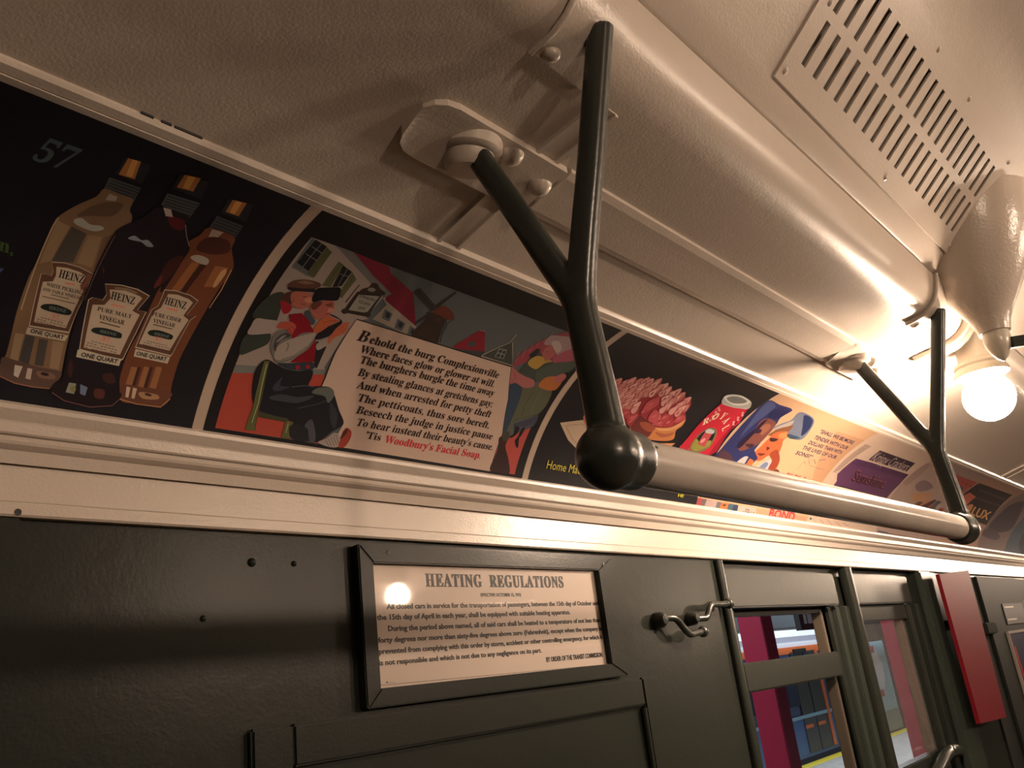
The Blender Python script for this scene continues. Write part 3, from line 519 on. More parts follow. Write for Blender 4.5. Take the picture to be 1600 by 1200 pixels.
["S",[151,76,78],[11346,2011,11246,2092,11302,2171,11381,2192,11436,2126,11435,2039]],["S",[181,120,113],[11340,2027,11271,2096,11320,2167,11377,2197,11410,2127,11405,2046]],
["S",[151,76,78],[11509,2015,11408,2098,11465,2181,11545,2203,11602,2135,11600,2044]],["S",[181,120,113],[11503,2031,11433,2102,11483,2176,11541,2209,11575,2136,11570,2051]],
["S",[154,78,80],[11502,2067,11486,2110,11516,2144,11533,2100]],["S",[151,76,78],[11655,2048,11549,2128,11604,2204,11685,2224,11744,2159,11745,2074]],
["S",[187,130,122],[11648,2064,11575,2131,11623,2200,11680,2229,11716,2161,11715,2081]],["S",[141,64,69],[11835,2102,11725,2185,11779,2267,11861,2288,11923,2221,11927,2131]],
["S",[187,130,122],[11828,2119,11751,2189,11798,2262,11856,2294,11895,2222,11896,2138]],["S",[141,64,69],[11982,2134,11870,2221,11923,2308,12006,2332,12070,2261,12076,2166]],
["S",[200,154,147],[11975,2151,11897,2225,11943,2304,12001,2339,12042,2262,12044,2173]],["S",[151,76,78],[12135,2161,12020,2254,12073,2350,12157,2378,12224,2302,12230,2198]],
["S",[181,120,113],[12128,2180,12047,2259,12093,2346,12151,2385,12195,2302,12198,2205]],["S",[141,64,69],[12208,2205,12089,2289,12138,2370,12221,2392,12291,2324,12301,2234]],
["S",[187,130,122],[12199,2222,12116,2293,12159,2366,12216,2398,12262,2325,12268,2241]],["S",[141,64,69],[12404,2205,12283,2300,12335,2399,12419,2429,12491,2350,12501,2243]],
["S",[187,130,122],[12396,2224,12311,2305,12356,2395,12414,2436,12461,2350,12467,2250]],["S",[154,78,80],[12391,2266,12368,2317,12396,2358,12420,2306]],
["S",[141,64,69],[12613,2221,12486,2301,12536,2376,12622,2395,12695,2331,12709,2247]],["S",[187,130,122],[12604,2237,12514,2304,12557,2372,12616,2401,12665,2332,12675,2254]],
["S",[154,78,80],[12597,2270,12572,2311,12599,2341,12625,2300]],["S",[141,64,69],[12886,2193,12756,2271,12808,2343,12896,2361,12971,2298,12984,2216]],
["S",[187,130,122],[12876,2208,12785,2274,12830,2339,12890,2366,12940,2300,12949,2223]],["S",[141,64,69],[13109,2160,12980,2258,13035,2359,13126,2389,13203,2309,13213,2199]],
["S",[200,154,147],[13100,2180,13010,2264,13058,2355,13120,2396,13171,2309,13177,2206]],["S",[141,64,69],[13403,2129,13270,2220,13327,2309,13421,2333,13499,2259,13509,2161]],
["S",[181,120,113],[13394,2147,13301,2224,13350,2304,13415,2340,13466,2261,13472,2169]],["S",[154,78,80],[13388,2186,13363,2233,13395,2269,13421,2222]],
["S",[141,64,69],[11367,1907,11270,1983,11328,2053,11408,2070,11461,2009,11457,1930]],["S",[181,120,113],[11362,1921,11295,1986,11346,2049,11404,2075,11434,2011,11428,1937]],
["S",[154,78,80],[11362,1952,11347,1991,11378,2019,11392,1981]],["S",[141,64,69],[11528,1951,11427,2029,11485,2102,11566,2121,11621,2058,11619,1976]],
["S",[187,130,122],[11522,1966,11453,2032,11503,2098,11562,2126,11594,2059,11589,1982]],["S",[151,76,78],[11664,1955,11565,2044,11627,2136,11711,2163,11766,2089,11759,1989]],
["S",[194,142,136],[11659,1973,11592,2049,11646,2132,11707,2169,11738,2089,11729,1996]],["S",[151,76,78],[11809,2023,11702,2101,11758,2175,11840,2194,11900,2131,11901,2048]],
["S",[187,130,122],[11802,2038,11728,2105,11777,2171,11836,2200,11872,2132,11870,2055]],["S",[151,76,78],[11978,2058,11868,2139,11924,2218,12007,2238,12069,2172,12072,2085]],
["S",[187,130,122],[11971,2074,11895,2143,11944,2213,12002,2244,12041,2173,12040,2092]],["S",[154,78,80],[11969,2108,11950,2150,11980,2182,11999,2139]],
["S",[151,76,78],[12136,2080,12025,2172,12082,2268,12167,2296,12231,2220,12233,2116]],["S",[187,130,122],[12129,2099,12052,2178,12102,2264,12162,2303,12202,2220,12200,2123]],
["S",[151,76,78],[12241,2131,12122,2206,12174,2274,12258,2289,12325,2230,12334,2153]],["S",[181,120,113],[12232,2146,12149,2209,12194,2270,12253,2295,12296,2232,12301,2160]],
["S",[141,64,69],[12373,2155,12254,2243,12307,2332,12392,2356,12461,2284,12469,2187]],["S",[200,154,147],[12364,2172,12281,2248,12328,2327,12387,2363,12431,2285,12436,2194]],
["S",[154,78,80],[12360,2210,12338,2257,12367,2293,12390,2246]],["S",[141,64,69],[12812,2133,12686,2215,12741,2293,12830,2313,12902,2246,12911,2159]],
["S",[200,154,147],[12803,2149,12715,2219,12762,2289,12824,2318,12871,2248,12876,2167]],["S",[154,78,80],[12797,2183,12774,2225,12804,2257,12828,2214]],
["S",[151,76,78],[13058,2105,12933,2202,12992,2304,13084,2334,13157,2253,13163,2143]],["S",[181,120,113],[13050,2124,12963,2208,13014,2300,13078,2341,13125,2253,13127,2151]],
["S",[141,64,69],[13349,2077,13220,2168,13280,2258,13374,2282,13449,2208,13456,2109]],["S",[194,142,136],[13340,2095,13250,2172,13303,2253,13369,2289,13416,2209,13419,2117]],
["S",[141,64,69],[13573,2069,13440,2156,13500,2238,13596,2259,13673,2189,13681,2097]],["S",[181,120,113],[13564,2086,13471,2159,13524,2233,13591,2265,13640,2190,13644,2105]],
["S",[141,64,69],[11338,1824,11246,1905,11310,1982,11391,2002,11440,1937,11431,1851]],["S",[194,142,136],[11334,1839,11272,1908,11328,1978,11388,2008,11414,1938,11402,1857]],
["S",[154,78,80],[11336,1873,11325,1915,11357,1947,11369,1904]],["S",[141,64,69],[11497,1843,11404,1930,11470,2018,11554,2042,11604,1970,11592,1875]],
["S",[187,130,122],[11493,1861,11431,1935,11489,2013,11550,2048,11577,1971,11563,1882]],["S",[154,78,80],[11496,1898,11485,1944,11519,1979,11531,1933]],
["S",[151,76,78],[11667,1895,11569,1979,11632,2062,11716,2084,11769,2015,11762,1924]],["S",[200,154,147],[11662,1911,11595,1983,11651,2057,11712,2090,11741,2016,11732,1931]],
["S",[141,64,69],[11813,1915,11713,2004,11778,2094,11863,2120,11917,2047,11910,1949]],["S",[200,154,147],[11808,1933,11740,2009,11797,2090,11859,2126,11889,2047,11879,1956]],
["S",[154,78,80],[11810,1971,11796,2019,11829,2055,11844,2008]],["S",[151,76,78],[11920,1943,11816,2026,11877,2108,11962,2129,12019,2061,12016,1971]],
["S",[200,154,147],[11914,1959,11843,2030,11897,2103,11958,2135,11991,2062,11985,1978]],["S",[154,78,80],[11914,1994,11898,2038,11930,2071,11947,2027]],
["S",[141,64,69],[12106,1993,11997,2076,12056,2156,12142,2177,12203,2110,12202,2021]],["S",[181,120,113],[12099,2009,12024,2080,12076,2152,12137,2183,12174,2111,12170,2028]],
["S",[154,78,80],[12098,2044,12081,2087,12112,2120,12130,2076]],["S",[151,76,78],[12881,2065,12758,2151,12817,2233,12907,2254,12978,2185,12983,2094]],
["S",[194,142,136],[12873,2082,12787,2155,12838,2228,12902,2260,12946,2187,12948,2101]],["S",[141,64,69],[13034,2043,12909,2125,12968,2200,13060,2219,13131,2153,13137,2068]],
["S",[194,142,136],[13026,2059,12939,2128,12990,2196,13055,2225,13099,2155,13102,2076]],["S",[151,76,78],[13339,2031,13210,2113,13271,2188,13365,2206,13439,2141,13445,2055]],
["S",[187,130,122],[13330,2046,13240,2116,13294,2184,13360,2212,13406,2143,13408,2063]],["S",[141,64,69],[13495,2014,13366,2104,13431,2193,13527,2216,13601,2143,13605,2045]],
["S",[200,154,147],[13487,2032,13398,2109,13454,2188,13522,2223,13567,2144,13568,2053]],["S",[154,78,80],[13484,2070,13462,2117,13496,2153,13519,2106]],
["S",[141,64,69],[11476,1801,11381,1879,11445,1951,11528,1969,11578,1906,11569,1825]],["S",[187,130,122],[11471,1816,11408,1882,11464,1947,11524,1974,11551,1908,11540,1832]],
["S",[154,78,80],[11473,1848,11461,1887,11494,1917,11506,1877]],["S",[141,64,69],[11622,1810,11526,1891,11591,1966,11675,1985,11726,1921,11717,1836]],
["S",[181,120,113],[11618,1826,11553,1894,11610,1962,11671,1991,11699,1922,11687,1843]],["S",[154,78,80],[11620,1859,11607,1900,11640,1931,11653,1890]],
["S",[141,64,69],[11772,1837,11675,1922,11741,2004,11826,2026,11878,1957,11869,1866]],["S",[181,120,113],[11767,1854,11702,1926,11760,2000,11822,2032,11850,1958,11838,1873]],
["S",[154,78,80],[11770,1889,11757,1933,11791,1967,11804,1923]],["S",[141,64,69],[11937,1881,11836,1968,11902,2053,11988,2076,12043,2006,12035,1912]],
["S",[187,130,122],[11932,1898,11864,1972,11921,2049,11984,2083,12015,2007,12004,1919]],["S",[151,76,78],[12097,1923,11989,1999,12049,2067,12134,2082,12194,2022,12193,1944]],
["S",[194,142,136],[12091,1937,12016,2001,12069,2062,12130,2088,12165,2024,12161,1951]],["S",[154,78,80],[12089,1967,12072,2006,12103,2033,12121,1995]],
["S",[141,64,69],[13053,1988,12933,2080,12998,2171,13091,2196,13159,2121,13160,2021]],["S",[194,142,136],[13046,2006,12963,2085,13019,2167,13086,2203,13127,2122,13124,2029]],
["S",[151,76,78],[13280,1945,13159,2038,13227,2130,13323,2156,13392,2080,13390,1978]],["S",[194,142,136],[13273,1963,13190,2043,13249,2126,13318,2163,13359,2081,13354,1986]],
["S",[151,76,78],[13487,1943,13361,2029,13428,2109,13525,2129,13596,2060,13597,1970]],["S",[187,130,122],[13479,1960,13392,2032,13450,2105,13520,2136,13563,2062,13560,1978]],
["S",[154,78,80],[13477,1995,13456,2039,13491,2072,13513,2027]],["S",[151,76,78],[11445,1708,11357,1793,11429,1876,11514,1899,11559,1830,11541,1737]],
["S",[181,120,113],[11442,1724,11384,1797,11447,1872,11510,1905,11532,1831,11513,1744]],["S",[141,64,69],[11592,1736,11502,1825,11575,1914,11661,1939,11708,1866,11690,1769]],
["S",[187,130,122],[11588,1754,11530,1830,11593,1910,11658,1945,11680,1867,11661,1776]],["S",[154,78,80],[11594,1792,11585,1839,11622,1875,11631,1828]],
["S",[151,76,78],[11734,1781,11636,1856,11700,1924,11784,1939,11836,1879,11828,1802]],["S",[194,142,136],[11729,1795,11662,1859,11718,1919,11780,1944,11808,1881,11798,1809]],
["S",[151,76,78],[11946,1800,11843,1873,11906,1935,11990,1948,12045,1891,12041,1819]],["S",[200,154,147],[11940,1814,11870,1874,11925,1931,11986,1953,12017,1893,12010,1826]],
["S",[141,64,69],[12101,1832,11998,1914,12064,1991,12152,2011,12207,1945,12199,1859]],["S",[194,142,136],[12095,1848,12026,1918,12084,1987,12148,2017,12178,1946,12168,1866]],
["S",[154,78,80],[12097,1882,12083,1924,12117,1955,12131,1913]],["S",[141,64,69],[12224,1861,12118,1942,12183,2017,12271,2036,12328,1971,12323,1886]],
["S",[200,154,147],[12218,1876,12146,1945,12203,2013,12266,2042,12299,1972,12291,1893]],["S",[141,64,69],[12995,1919,12877,2002,12942,2080,13036,2098,13101,2032,13100,1945]],
["S",[194,142,136],[12988,1935,12907,2006,12964,2075,13031,2104,13070,2034,13065,1953]],["S",[141,64,69],[11617,1676,11524,1751,11591,1817,11675,1832,11724,1772,11712,1697]],
["S",[194,142,136],[11613,1691,11551,1753,11609,1813,11672,1837,11696,1775,11682,1704]],["S",[141,64,69],[11781,1669,11690,1754,11764,1835,11852,1856,11899,1787,11881,1697]],
["S",[181,120,113],[11778,1686,11718,1757,11783,1830,11849,1862,11871,1789,11851,1705]],["S",[141,64,69],[11908,1699,11815,1784,11888,1867,11977,1888,12025,1819,12009,1728]],
["S",[187,130,122],[11905,1716,11843,1788,11907,1862,11973,1894,11997,1820,11978,1735]],["S",[154,78,80],[11909,1751,11900,1796,11937,1829,11947,1785]],
["S",[141,64,69],[12043,1752,11945,1836,12015,1916,12104,1937,12156,1869,12143,1780]],["S",[181,120,113],[12038,1768,11973,1840,12035,1912,12100,1943,12127,1870,12112,1787]],
["S",[151,76,78],[12250,1778,12145,1854,12212,1923,12300,1938,12356,1877,12349,1799]],["S",[194,142,136],[12244,1792,12173,1857,12231,1918,12296,1943,12327,1879,12317,1806]],
["S",[168,74,80],[12484,1878,12429,2051,12523,2175,12622,2228,12737,2119,12701,1993,12613,1890]],["S",[183,95,98],[12594,2088,12605,2070,12593,2041,12565,2020,12539,2018,12528,2037,12541,2065,12568,2086]],
["S",[168,74,80],[12810,1747,12753,1875,12808,1972,13054,1906,13108,1801,12999,1726]],["S",[183,95,98],[12931,1879,12940,1860,12925,1832,12894,1811,12866,1810,12857,1828,12873,1856,12903,1877]],
["S",[168,74,80],[13036,1691,13057,1750,13259,1801,13371,1779,13326,1700]],["S",[183,95,98],[13220,1785,13228,1767,13211,1738,13178,1718,13149,1716,13141,1735,13159,1763,13191,1784]],
["S",[151,52,62],[13313,1712,13304,1838,13442,1908,13577,1831,13585,1745]],["S",[183,95,98],[13454,1849,13463,1830,13447,1801,13414,1780,13384,1778,13376,1797,13392,1826,13425,1847]],
["S",[160,62,69],[13099,1828,13145,1938,13300,1954,13340,1845,13236,1783]],["S",[183,95,98],[13232,1911,13242,1892,13227,1864,13195,1843,13166,1841,13157,1860,13173,1888,13204,1910]],
["S",[168,74,80],[13563,1843,13558,1960,13658,2025,13807,1979,13711,1870]],["S",[183,95,98],[13666,1978,13677,1959,13663,1930,13631,1908,13601,1906,13591,1925,13605,1954,13637,1977]],
["S",[160,62,69],[11926,1796,12106,1845,12243,1750,12211,1665]],["S",[183,95,98],[12131,1803,12139,1785,12123,1759,12093,1739,12067,1738,12060,1755,12076,1782,12106,1802]],
["S",[160,62,69],[12250,1645,12243,1750,12388,1818,12483,1728,12354,1598]],["S",[183,95,98],[12356,1747,12363,1729,12346,1702,12315,1683,12289,1681,12282,1699,12299,1726,12329,1746]],
["S",[151,52,62],[12451,1872,12528,1929,12638,1867,12529,1818]],["S",[183,95,98],[12544,1912,12553,1894,12539,1866,12509,1846,12482,1844,12474,1862,12488,1890,12518,1911]],["L",[202,175,158],[12354,1598,12408,1781],9],
["L",[202,175,158],[13054,1906,13108,1801],9],["L",[202,175,158],[13048,1679,13006,1699],9],["P",[166,29,49],[14438,2517,15386,2575,15599,2223,15367,1329,14239,1320,14331,1633]],
["P",[132,21,40],[15489,2381,15386,2575,15616,1496,15367,1329]],["L",[185,161,156],[14249,1442,14290,1303],8],["L",[185,161,156],[14382,1409,14406,1305],8],["L",[185,161,156],[14517,1376,14523,1307],8],
["L",[185,161,156],[14569,1426,14641,1309],8],["L",[185,161,156],[14706,1392,14761,1312],8],["L",[185,161,156],[14845,1358,14882,1314],8],["L",[185,161,156],[14899,1409,15004,1316],8],
["L",[185,161,156],[15040,1374,15128,1318],8],["L",[185,161,156],[15182,1340,15252,1321],8],["S",[179,124,124],[14512,2409,14539,2391,14543,2372,14521,2362,14487,2368,14460,2385,14456,2405,14478,2414]],
["S",[179,124,124],[14600,2372,14627,2354,14630,2335,14608,2325,14573,2331,14547,2348,14543,2368,14565,2377]],["S",[179,124,124],[14555,2305,14581,2288,14584,2269,14561,2259,14527,2265,14502,2282,14499,2301,14521,2311]],
["S",[179,124,124],[14641,2268,14667,2251,14669,2232,14646,2222,14612,2228,14586,2245,14584,2264,14607,2274]],["S",[179,124,124],[14592,2203,14617,2185,14618,2166,14595,2157,14561,2163,14536,2180,14535,2199,14558,2208]],
["S",[179,124,124],[14676,2166,14701,2148,14701,2129,14678,2120,14644,2126,14619,2143,14618,2162,14641,2171]],["S",[179,124,124],[14622,2101,14646,2084,14646,2065,14622,2056,14589,2062,14565,2079,14565,2098,14588,2107]],
["S",[185,134,133],[15391,2470,15422,2452,15427,2432,15404,2421,15367,2427,15337,2445,15331,2465,15354,2476]],["S",[185,134,133],[15459,2420,15489,2402,15494,2382,15471,2371,15433,2377,15404,2395,15399,2416,15422,2426]],
["S",[185,134,133],[15406,2344,15435,2325,15438,2305,15414,2295,15377,2301,15349,2319,15345,2339,15368,2349]],["S",[185,134,133],[15469,2294,15498,2276,15501,2256,15477,2246,15440,2252,15411,2270,15408,2290,15432,2300]],
["S",[185,134,133],[15409,2219,15436,2201,15438,2181,15413,2172,15377,2178,15350,2196,15348,2215,15372,2225]],["S",[185,134,133],[15468,2170,15496,2152,15497,2133,15472,2123,15435,2129,15408,2147,15407,2166,15432,2176]],
["S",[141,142,138],[14389,2532,14283,2682,14439,2775,14754,2816,15175,2766,15334,2691,15386,2575,15000,2517,14591,2491]],["S",[175,177,171],[14292,2647,14451,2769,14772,2806,15206,2748,15108,2612,14752,2550]],
["S",[98,99,98],[14402,2648,14529,2741,14804,2769,15094,2728,14992,2641,14687,2590]],["L",[188,191,187],[14449,2502,14953,2506,15377,2572],7],["T",[194,181,158],"R","H",[14493,1937,14611,2029,14389,2071]],
["T",[194,181,158],"O","H",[14614,2093,14764,2147,14556,2253]],["T",[194,181,158],"Y","H",[14800,2175,14960,2175,14800,2345]],["T",[194,181,158],"A","H",[15010,2136,15151,2084,15069,2296]],
["T",[194,181,158],"L","H",[15200,2000,15295,1926,15305,2134]],["S",[101,95,64],[14813,1944,15019,1942,15197,1815,15245,1535,14922,1362,14654,1395,14568,1526,14629,1795]],
["S",[22,19,24],[14855,1912,15012,1909,15144,1806,15180,1559,14884,1399,14683,1428,14631,1535,14673,1783]],["S",[124,122,57],[14612,1496,14622,1643,14885,1574,15133,1688,15191,1561,14884,1399,14672,1426]],
["P",[158,62,69],[14748,1823,15024,1840,15070,1521,14782,1543]],["S",[156,159,165],[14732,1851,14796,1909,15002,1907,15048,1836,14808,1810]],
["S",[185,134,131],[14907,1697,14936,1670,14928,1625,14887,1588,14839,1582,14812,1608,14821,1653,14859,1690]],["T",[194,181,69],"Home Made","N",[10763,556,11772,556,10752,697]],
["T",[194,191,46],"ie","N",[14888,445,15101,448,14884,534]],
 ]),
 ('war_bond_card', 'Peach car card with painted faces of servicemen and a quotation about tender dollars', 15661, 21212, [175, 164, 154], [
["P",[172,140,111],[15692,-40,21213,-40,21213,3250,15692,3250]],["P",[161,126,98],[19496,2793,21344,2833,21116,1335,20548,1346]],
["S",[35,40,83],[15653,2919,16177,2919,16809,2914,16784,2636,16919,2427,17002,1920,16897,1348,16362,1310,15686,1330,15724,1588,15770,2014,15725,2472]],
["S",[56,66,108],[15719,2884,16110,2862,16200,2627,16129,2187,16092,1903,15955,2297]],["S",[25,28,67],[16199,2754,16731,2854,16743,2592,16354,2541]],
["S",[96,57,52],[16348,2194,16249,2398,16395,2518,16816,2485,16979,2321,17015,1993,16886,1832,16663,1691,16454,1627,16288,1705,16321,1942]],
["S",[28,19,44],[16348,2194,16339,2379,16415,2507,16481,2258,16459,1967,16379,1687,16181,1753]],["S",[124,80,63],[16481,2258,16604,2398,16839,2331,16795,2098]],
["S",[39,27,47],[16347,2158,16594,2224,16661,2145,16495,2100]],["S",[46,27,39],[16463,1798,16799,1852,16766,1746]],["S",[65,42,55],[15796,1327,15785,1535,16128,1523,16454,1383,16263,1298]],
["S",[88,95,113],[16956,2316,17044,2495,17228,2667,17127,2909,17423,2954,18036,2865,18398,2584,18500,2294,18030,2233,17452,2339]],["S",[29,39,73],[17440,2899,17983,2850,18319,2588,18323,2372,17930,2612]],
["S",[139,132,129],[16979,2321,17189,2520,17345,2673,17458,2547,17255,2378]],["S",[104,69,47],[17030,2141,17162,2359,17423,2497,17549,2568,17641,2378,17316,2195]],
["S",[162,80,49],[17161,2018,17219,2253,17594,2368,17828,2254,17804,2133,17944,2006,18053,1805,17707,1684,17535,1526,17237,1519,17076,1693,17123,1836]],["S",[172,110,67],[17411,2252,17647,2338,17804,2210,17558,2164]],
["S",[46,30,34],[17217,2102,17556,2126,17501,2041,17310,2026]],["S",[82,34,30],[17374,1876,17543,1868,17496,1791]],["S",[89,39,34],[17214,1680,17543,1712,17399,1633]],
["S",[42,61,77],[17699,2308,17997,2327,18357,2316,18157,2237,17904,2229]],["S",[158,151,151],[16591,1309,16795,1538,17081,1498,17014,1294]],["P",[30,39,80],[16956,1293,16951,1741,17359,1568,17226,1264]],
["P",[161,87,47],[17014,1294,17048,1525,17271,1491,17333,1277]],["S",[155,152,159],[17526,1268,17659,1477,17985,1621,18186,1413,18148,1278]],["S",[89,102,129],[17628,1344,17786,1527,17968,1485,17858,1308]],
["S",[122,54,37],[17721,1721,17879,1879,18286,1698,18435,1478,18308,1280,18072,1399,18023,1593]],["S",[82,49,39],[18369,1369,18523,1435,18732,1346,18546,1275]],
["T",[43,36,67],"“SHALL WE BE MORE","D",[18847,2597,20907,2597,18780,2705]],["T",[43,36,67],"TENDER WITH OUR","D",[18928,2401,20960,2401,18881,2506]],
["T",[43,36,67],"DOLLARS THAN WITH","D",[18940,2231,20915,2231,18909,2334]],["T",[43,36,67],"THE LIVES OF OUR","D",[18882,2065,20897,2065,18865,2165]],["T",[43,36,67],"SONS?”","D",[18790,1895,19716,1895,18787,1992]],
["L",[43,36,67],[19445,1554,19486,1797,19658,1709,19647,1859,19819,1750,19888,1895,20129,1793,20159,1915,20442,1978],14],["L",[43,36,67],[19867,1719,20776,1707],6],
["T",[158,25,44],"BUY A","D",[19063,1277,20235,1277,19079,1414]],["P",[137,63,67],[15633,485,15860,488,15900,311,15648,315]],["P",[82,80,83],[15863,481,16047,485,15995,307,15900,311]],
["P",[149,132,132],[16047,485,16483,473,16497,297,15995,307]],["P",[88,87,93],[16483,473,16678,474,16667,297,16471,302]],["P",[165,95,58],[16678,474,17002,475,16991,296,16644,295]],
["P",[39,27,34],[16731,420,16910,458,16844,393]],["P",[53,80,93],[17002,475,17258,473,17193,298,16989,301]],["P",[40,52,77],[17258,473,17442,470,17452,299,17168,296]],
["P",[161,144,137],[17467,472,18283,468,18347,295,17480,294]],["T",[46,39,50],"ON","D",[17798,372,18002,377,17804,423]],["T",[20,18,25],"YOU","D",[17665,245,18222,262,17688,357]],
["P",[171,123,100],[18340,467,21121,446,21141,290,18376,292]],["T",[162,36,52],"BOND","D",[19004,315,20418,315,19026,510]],
 ]),
 ('cracker_card', 'Cream car card with a purple cracker packet', 21212, 26181, [177, 157, 142], [
["P",[145,127,114],[21482,2732,21921,2726,21625,1800,21338,1687]],["L",[98,84,81],[21592,2581,21852,2585],8],["L",[98,84,81],[21603,2512,21863,2515],8],["L",[98,84,81],[21609,2443,21870,2446],8],
["L",[98,84,81],[21610,2375,21871,2377],8],["L",[98,84,81],[21606,2308,21868,2309],8],["L",[98,84,81],[21599,2241,21861,2242],8],["L",[98,84,81],[21586,2175,21849,2175],8],["L",[98,84,81],[21570,2110,21832,2109],8],
["L",[98,84,81],[21550,2045,21812,2044],8],["L",[98,84,81],[21525,1981,21787,1979],8],["L",[98,84,81],[21497,1918,21759,1915],8],["L",[98,84,81],[21466,1855,21726,1852],8],["L",[98,84,81],[21430,1793,21691,1790],8],
["L",[98,84,81],[21392,1731,21651,1727],8],["P",[81,50,81],[21682,1694,21781,1939,21910,2250,22988,2272,26056,2270,26108,1871,25988,1553,25867,1180,25152,1044,21690,1096,21882,1320,21940,1504]],
["P",[70,41,74],[21910,2250,22988,2272,26056,2270,26042,2095,23108,2090,21888,2056]],["P",[46,34,45],[22602,2699,25523,2695,25685,2341,22655,2322]],
["T",[162,146,142],"Krispy Crackers","N",[22783,2330,25547,2330,22658,2662]],["T",[48,19,29],"Sunshine","N",[22713,1607,25150,1607,22577,1952]],["T",[147,84,85],"Sunshine","N",[22760,1624,25191,1624,22612,1969]],
["T",[56,24,35],"Sunshine","N",[22767,1609,25183,1609,22629,1945]],["P",[35,26,38],[22325,1409,24377,1390,24373,1201,22258,1218]],["L",[148,136,124],[22744,1337,22856,1305],8],
["L",[148,136,124],[22939,1332,23053,1300],8],["L",[148,136,124],[23136,1326,23252,1294],8],["L",[148,136,124],[23336,1320,23453,1288],8],["L",[148,136,124],[23539,1315,23657,1282],8],
["L",[148,136,124],[23744,1309,23863,1276],8],["L",[148,136,124],[23952,1303,24073,1270],8],["L",[148,136,124],[24163,1297,24285,1263],8],["L",[98,81,74],[21439,438,21643,394,21893,266],10],
["L",[98,81,74],[21937,441,22149,397,22393,295],10],["L",[98,81,74],[22453,445,22672,399,22909,324],10],["L",[98,81,74],[22987,448,23214,402,23442,355],10],["L",[98,81,74],[23541,452,23776,405,23994,387],10],
["S",[48,39,38],[21432,426,21418,407,21378,400,21337,410,21318,430,21332,450,21371,457,21413,447]],
 ]),
 ('crowd_card', 'Pinkish car card with an orange crowd scene behind the far bracket', 26181, 31940, [154, 134, 126], [
["P",[142,119,114],[25581,2086,25718,2822,26592,2834,26936,2392,26720,1884]],["S",[121,101,106],[27292,2004,27595,2261,28766,2138,28670,1962,27996,1832]],
["P",[160,74,70],[28048,2809,32076,2809,32315,2397,31967,2055,30100,2165]],["S",[113,41,49],[29197,2670,29219,2643,29159,2631,29053,2642,28963,2668,28940,2695,28998,2707,29104,2697]],
["S",[113,41,49],[29711,2654,29734,2626,29672,2614,29563,2625,29470,2652,29447,2679,29507,2691,29616,2680]],["S",[113,41,49],[30240,2637,30263,2609,30199,2597,30087,2608,29992,2635,29969,2663,30031,2675,30143,2664]],
["S",[113,41,49],[30784,2619,30807,2591,30741,2579,30626,2590,30529,2618,30505,2646,30569,2658,30685,2647]],["S",[113,41,49],[31344,2601,31367,2573,31299,2561,31181,2572,31081,2600,31057,2628,31124,2641,31242,2629]],
["S",[113,41,49],[31921,2583,31944,2554,31873,2542,31752,2554,31650,2582,31626,2610,31694,2623,31817,2611]],["S",[67,84,96],[30711,2243,31035,2469,31673,2311,31626,2071]],
["S",[146,93,70],[31508,2114,32263,2266,33012,1834,32606,1688]],["P",[174,119,92],[28814,1241,29329,1670,29757,1662,29614,1236]],["P",[162,84,67],[29529,1206,29700,1656,30137,1648,30167,1232]],
["P",[77,82,87],[29923,1213,30277,1713,30729,1705,30601,1266]],["P",[159,144,139],[30548,1214,30617,1590,31076,1581,31093,1232]],["P",[137,58,56],[31001,1201,31026,1499,31493,1489,31559,1218]],
["P",[96,62,54],[28387,1342,28679,1533,29092,1523,28814,1241]],["P",[39,33,40],[29614,1236,29634,1379,29805,1322,29862,1209]],["S",[167,127,97],[27506,1680,28342,1820,29393,1884,29329,1670,28390,1482]],
["P",[72,50,52],[28852,1267,29965,1734,30206,1685,29635,1243]],["P",[90,33,51],[26283,378,31664,337,31543,210,26316,221]],["P",[55,64,85],[26341,399,27241,393,27184,317,26327,309]],
 ]),
 ('flake_soap_card', 'Dark car card with peach LUX lettering', 31940, 37655, [162, 129, 112], [
["P",[40,31,33],[32124,2817,36981,2825,37965,1264,33979,1346,32084,1956]],["P",[175,94,77],[32085,2012,32526,2330,33588,2246,33499,1827,32804,1603]],["L",[155,137,122],[33160,2502,32962,2597,33377,2505],10],
["L",[155,137,122],[33494,2498,33293,2594,33715,2501],10],["L",[155,137,122],[33834,2494,33630,2590,34058,2497],10],["L",[155,137,122],[34180,2489,33972,2587,34408,2493],10],
["L",[155,137,122],[34531,2485,34320,2584,34763,2489],10],["L",[155,137,122],[34889,2481,34674,2580,35125,2485],10],["L",[155,137,122],[35253,2477,35034,2576,35493,2480],10],
["L",[155,137,122],[35623,2472,35400,2573,35867,2476],10],["L",[155,137,122],[35999,2468,35773,2569,36248,2471],10],["L",[155,137,122],[36382,2463,36153,2565,36635,2467],10],
["L",[155,137,122],[36772,2458,36539,2562,37030,2462],10],["L",[155,137,122],[33370,2158,33218,2250,33591,2160],10],["L",[155,137,122],[33713,2157,33558,2250,33938,2158],10],
["L",[155,137,122],[34062,2155,33904,2249,34290,2157],10],["L",[155,137,122],[34416,2154,34256,2248,34649,2156],10],["L",[155,137,122],[34777,2152,34614,2248,35014,2154],10],
["L",[155,137,122],[35144,2151,34978,2247,35386,2153],10],["L",[155,137,122],[35518,2149,35349,2246,35763,2151],10],["L",[155,137,122],[35898,2148,35726,2245,36148,2149],10],
["L",[155,137,122],[36286,2146,36109,2245,36540,2148],10],["L",[155,137,122],[36680,2145,36500,2244,36939,2146],10],["L",[155,137,122],[37081,2143,36898,2243,37345,2145],10],
["T",[209,160,98],"LUX","D",[34790,1512,37386,1486,34546,1862]],["S",[190,133,90],[33834,1461,33668,1761,33849,1906,34266,1891,34502,1620,34391,1418]],
 ]),
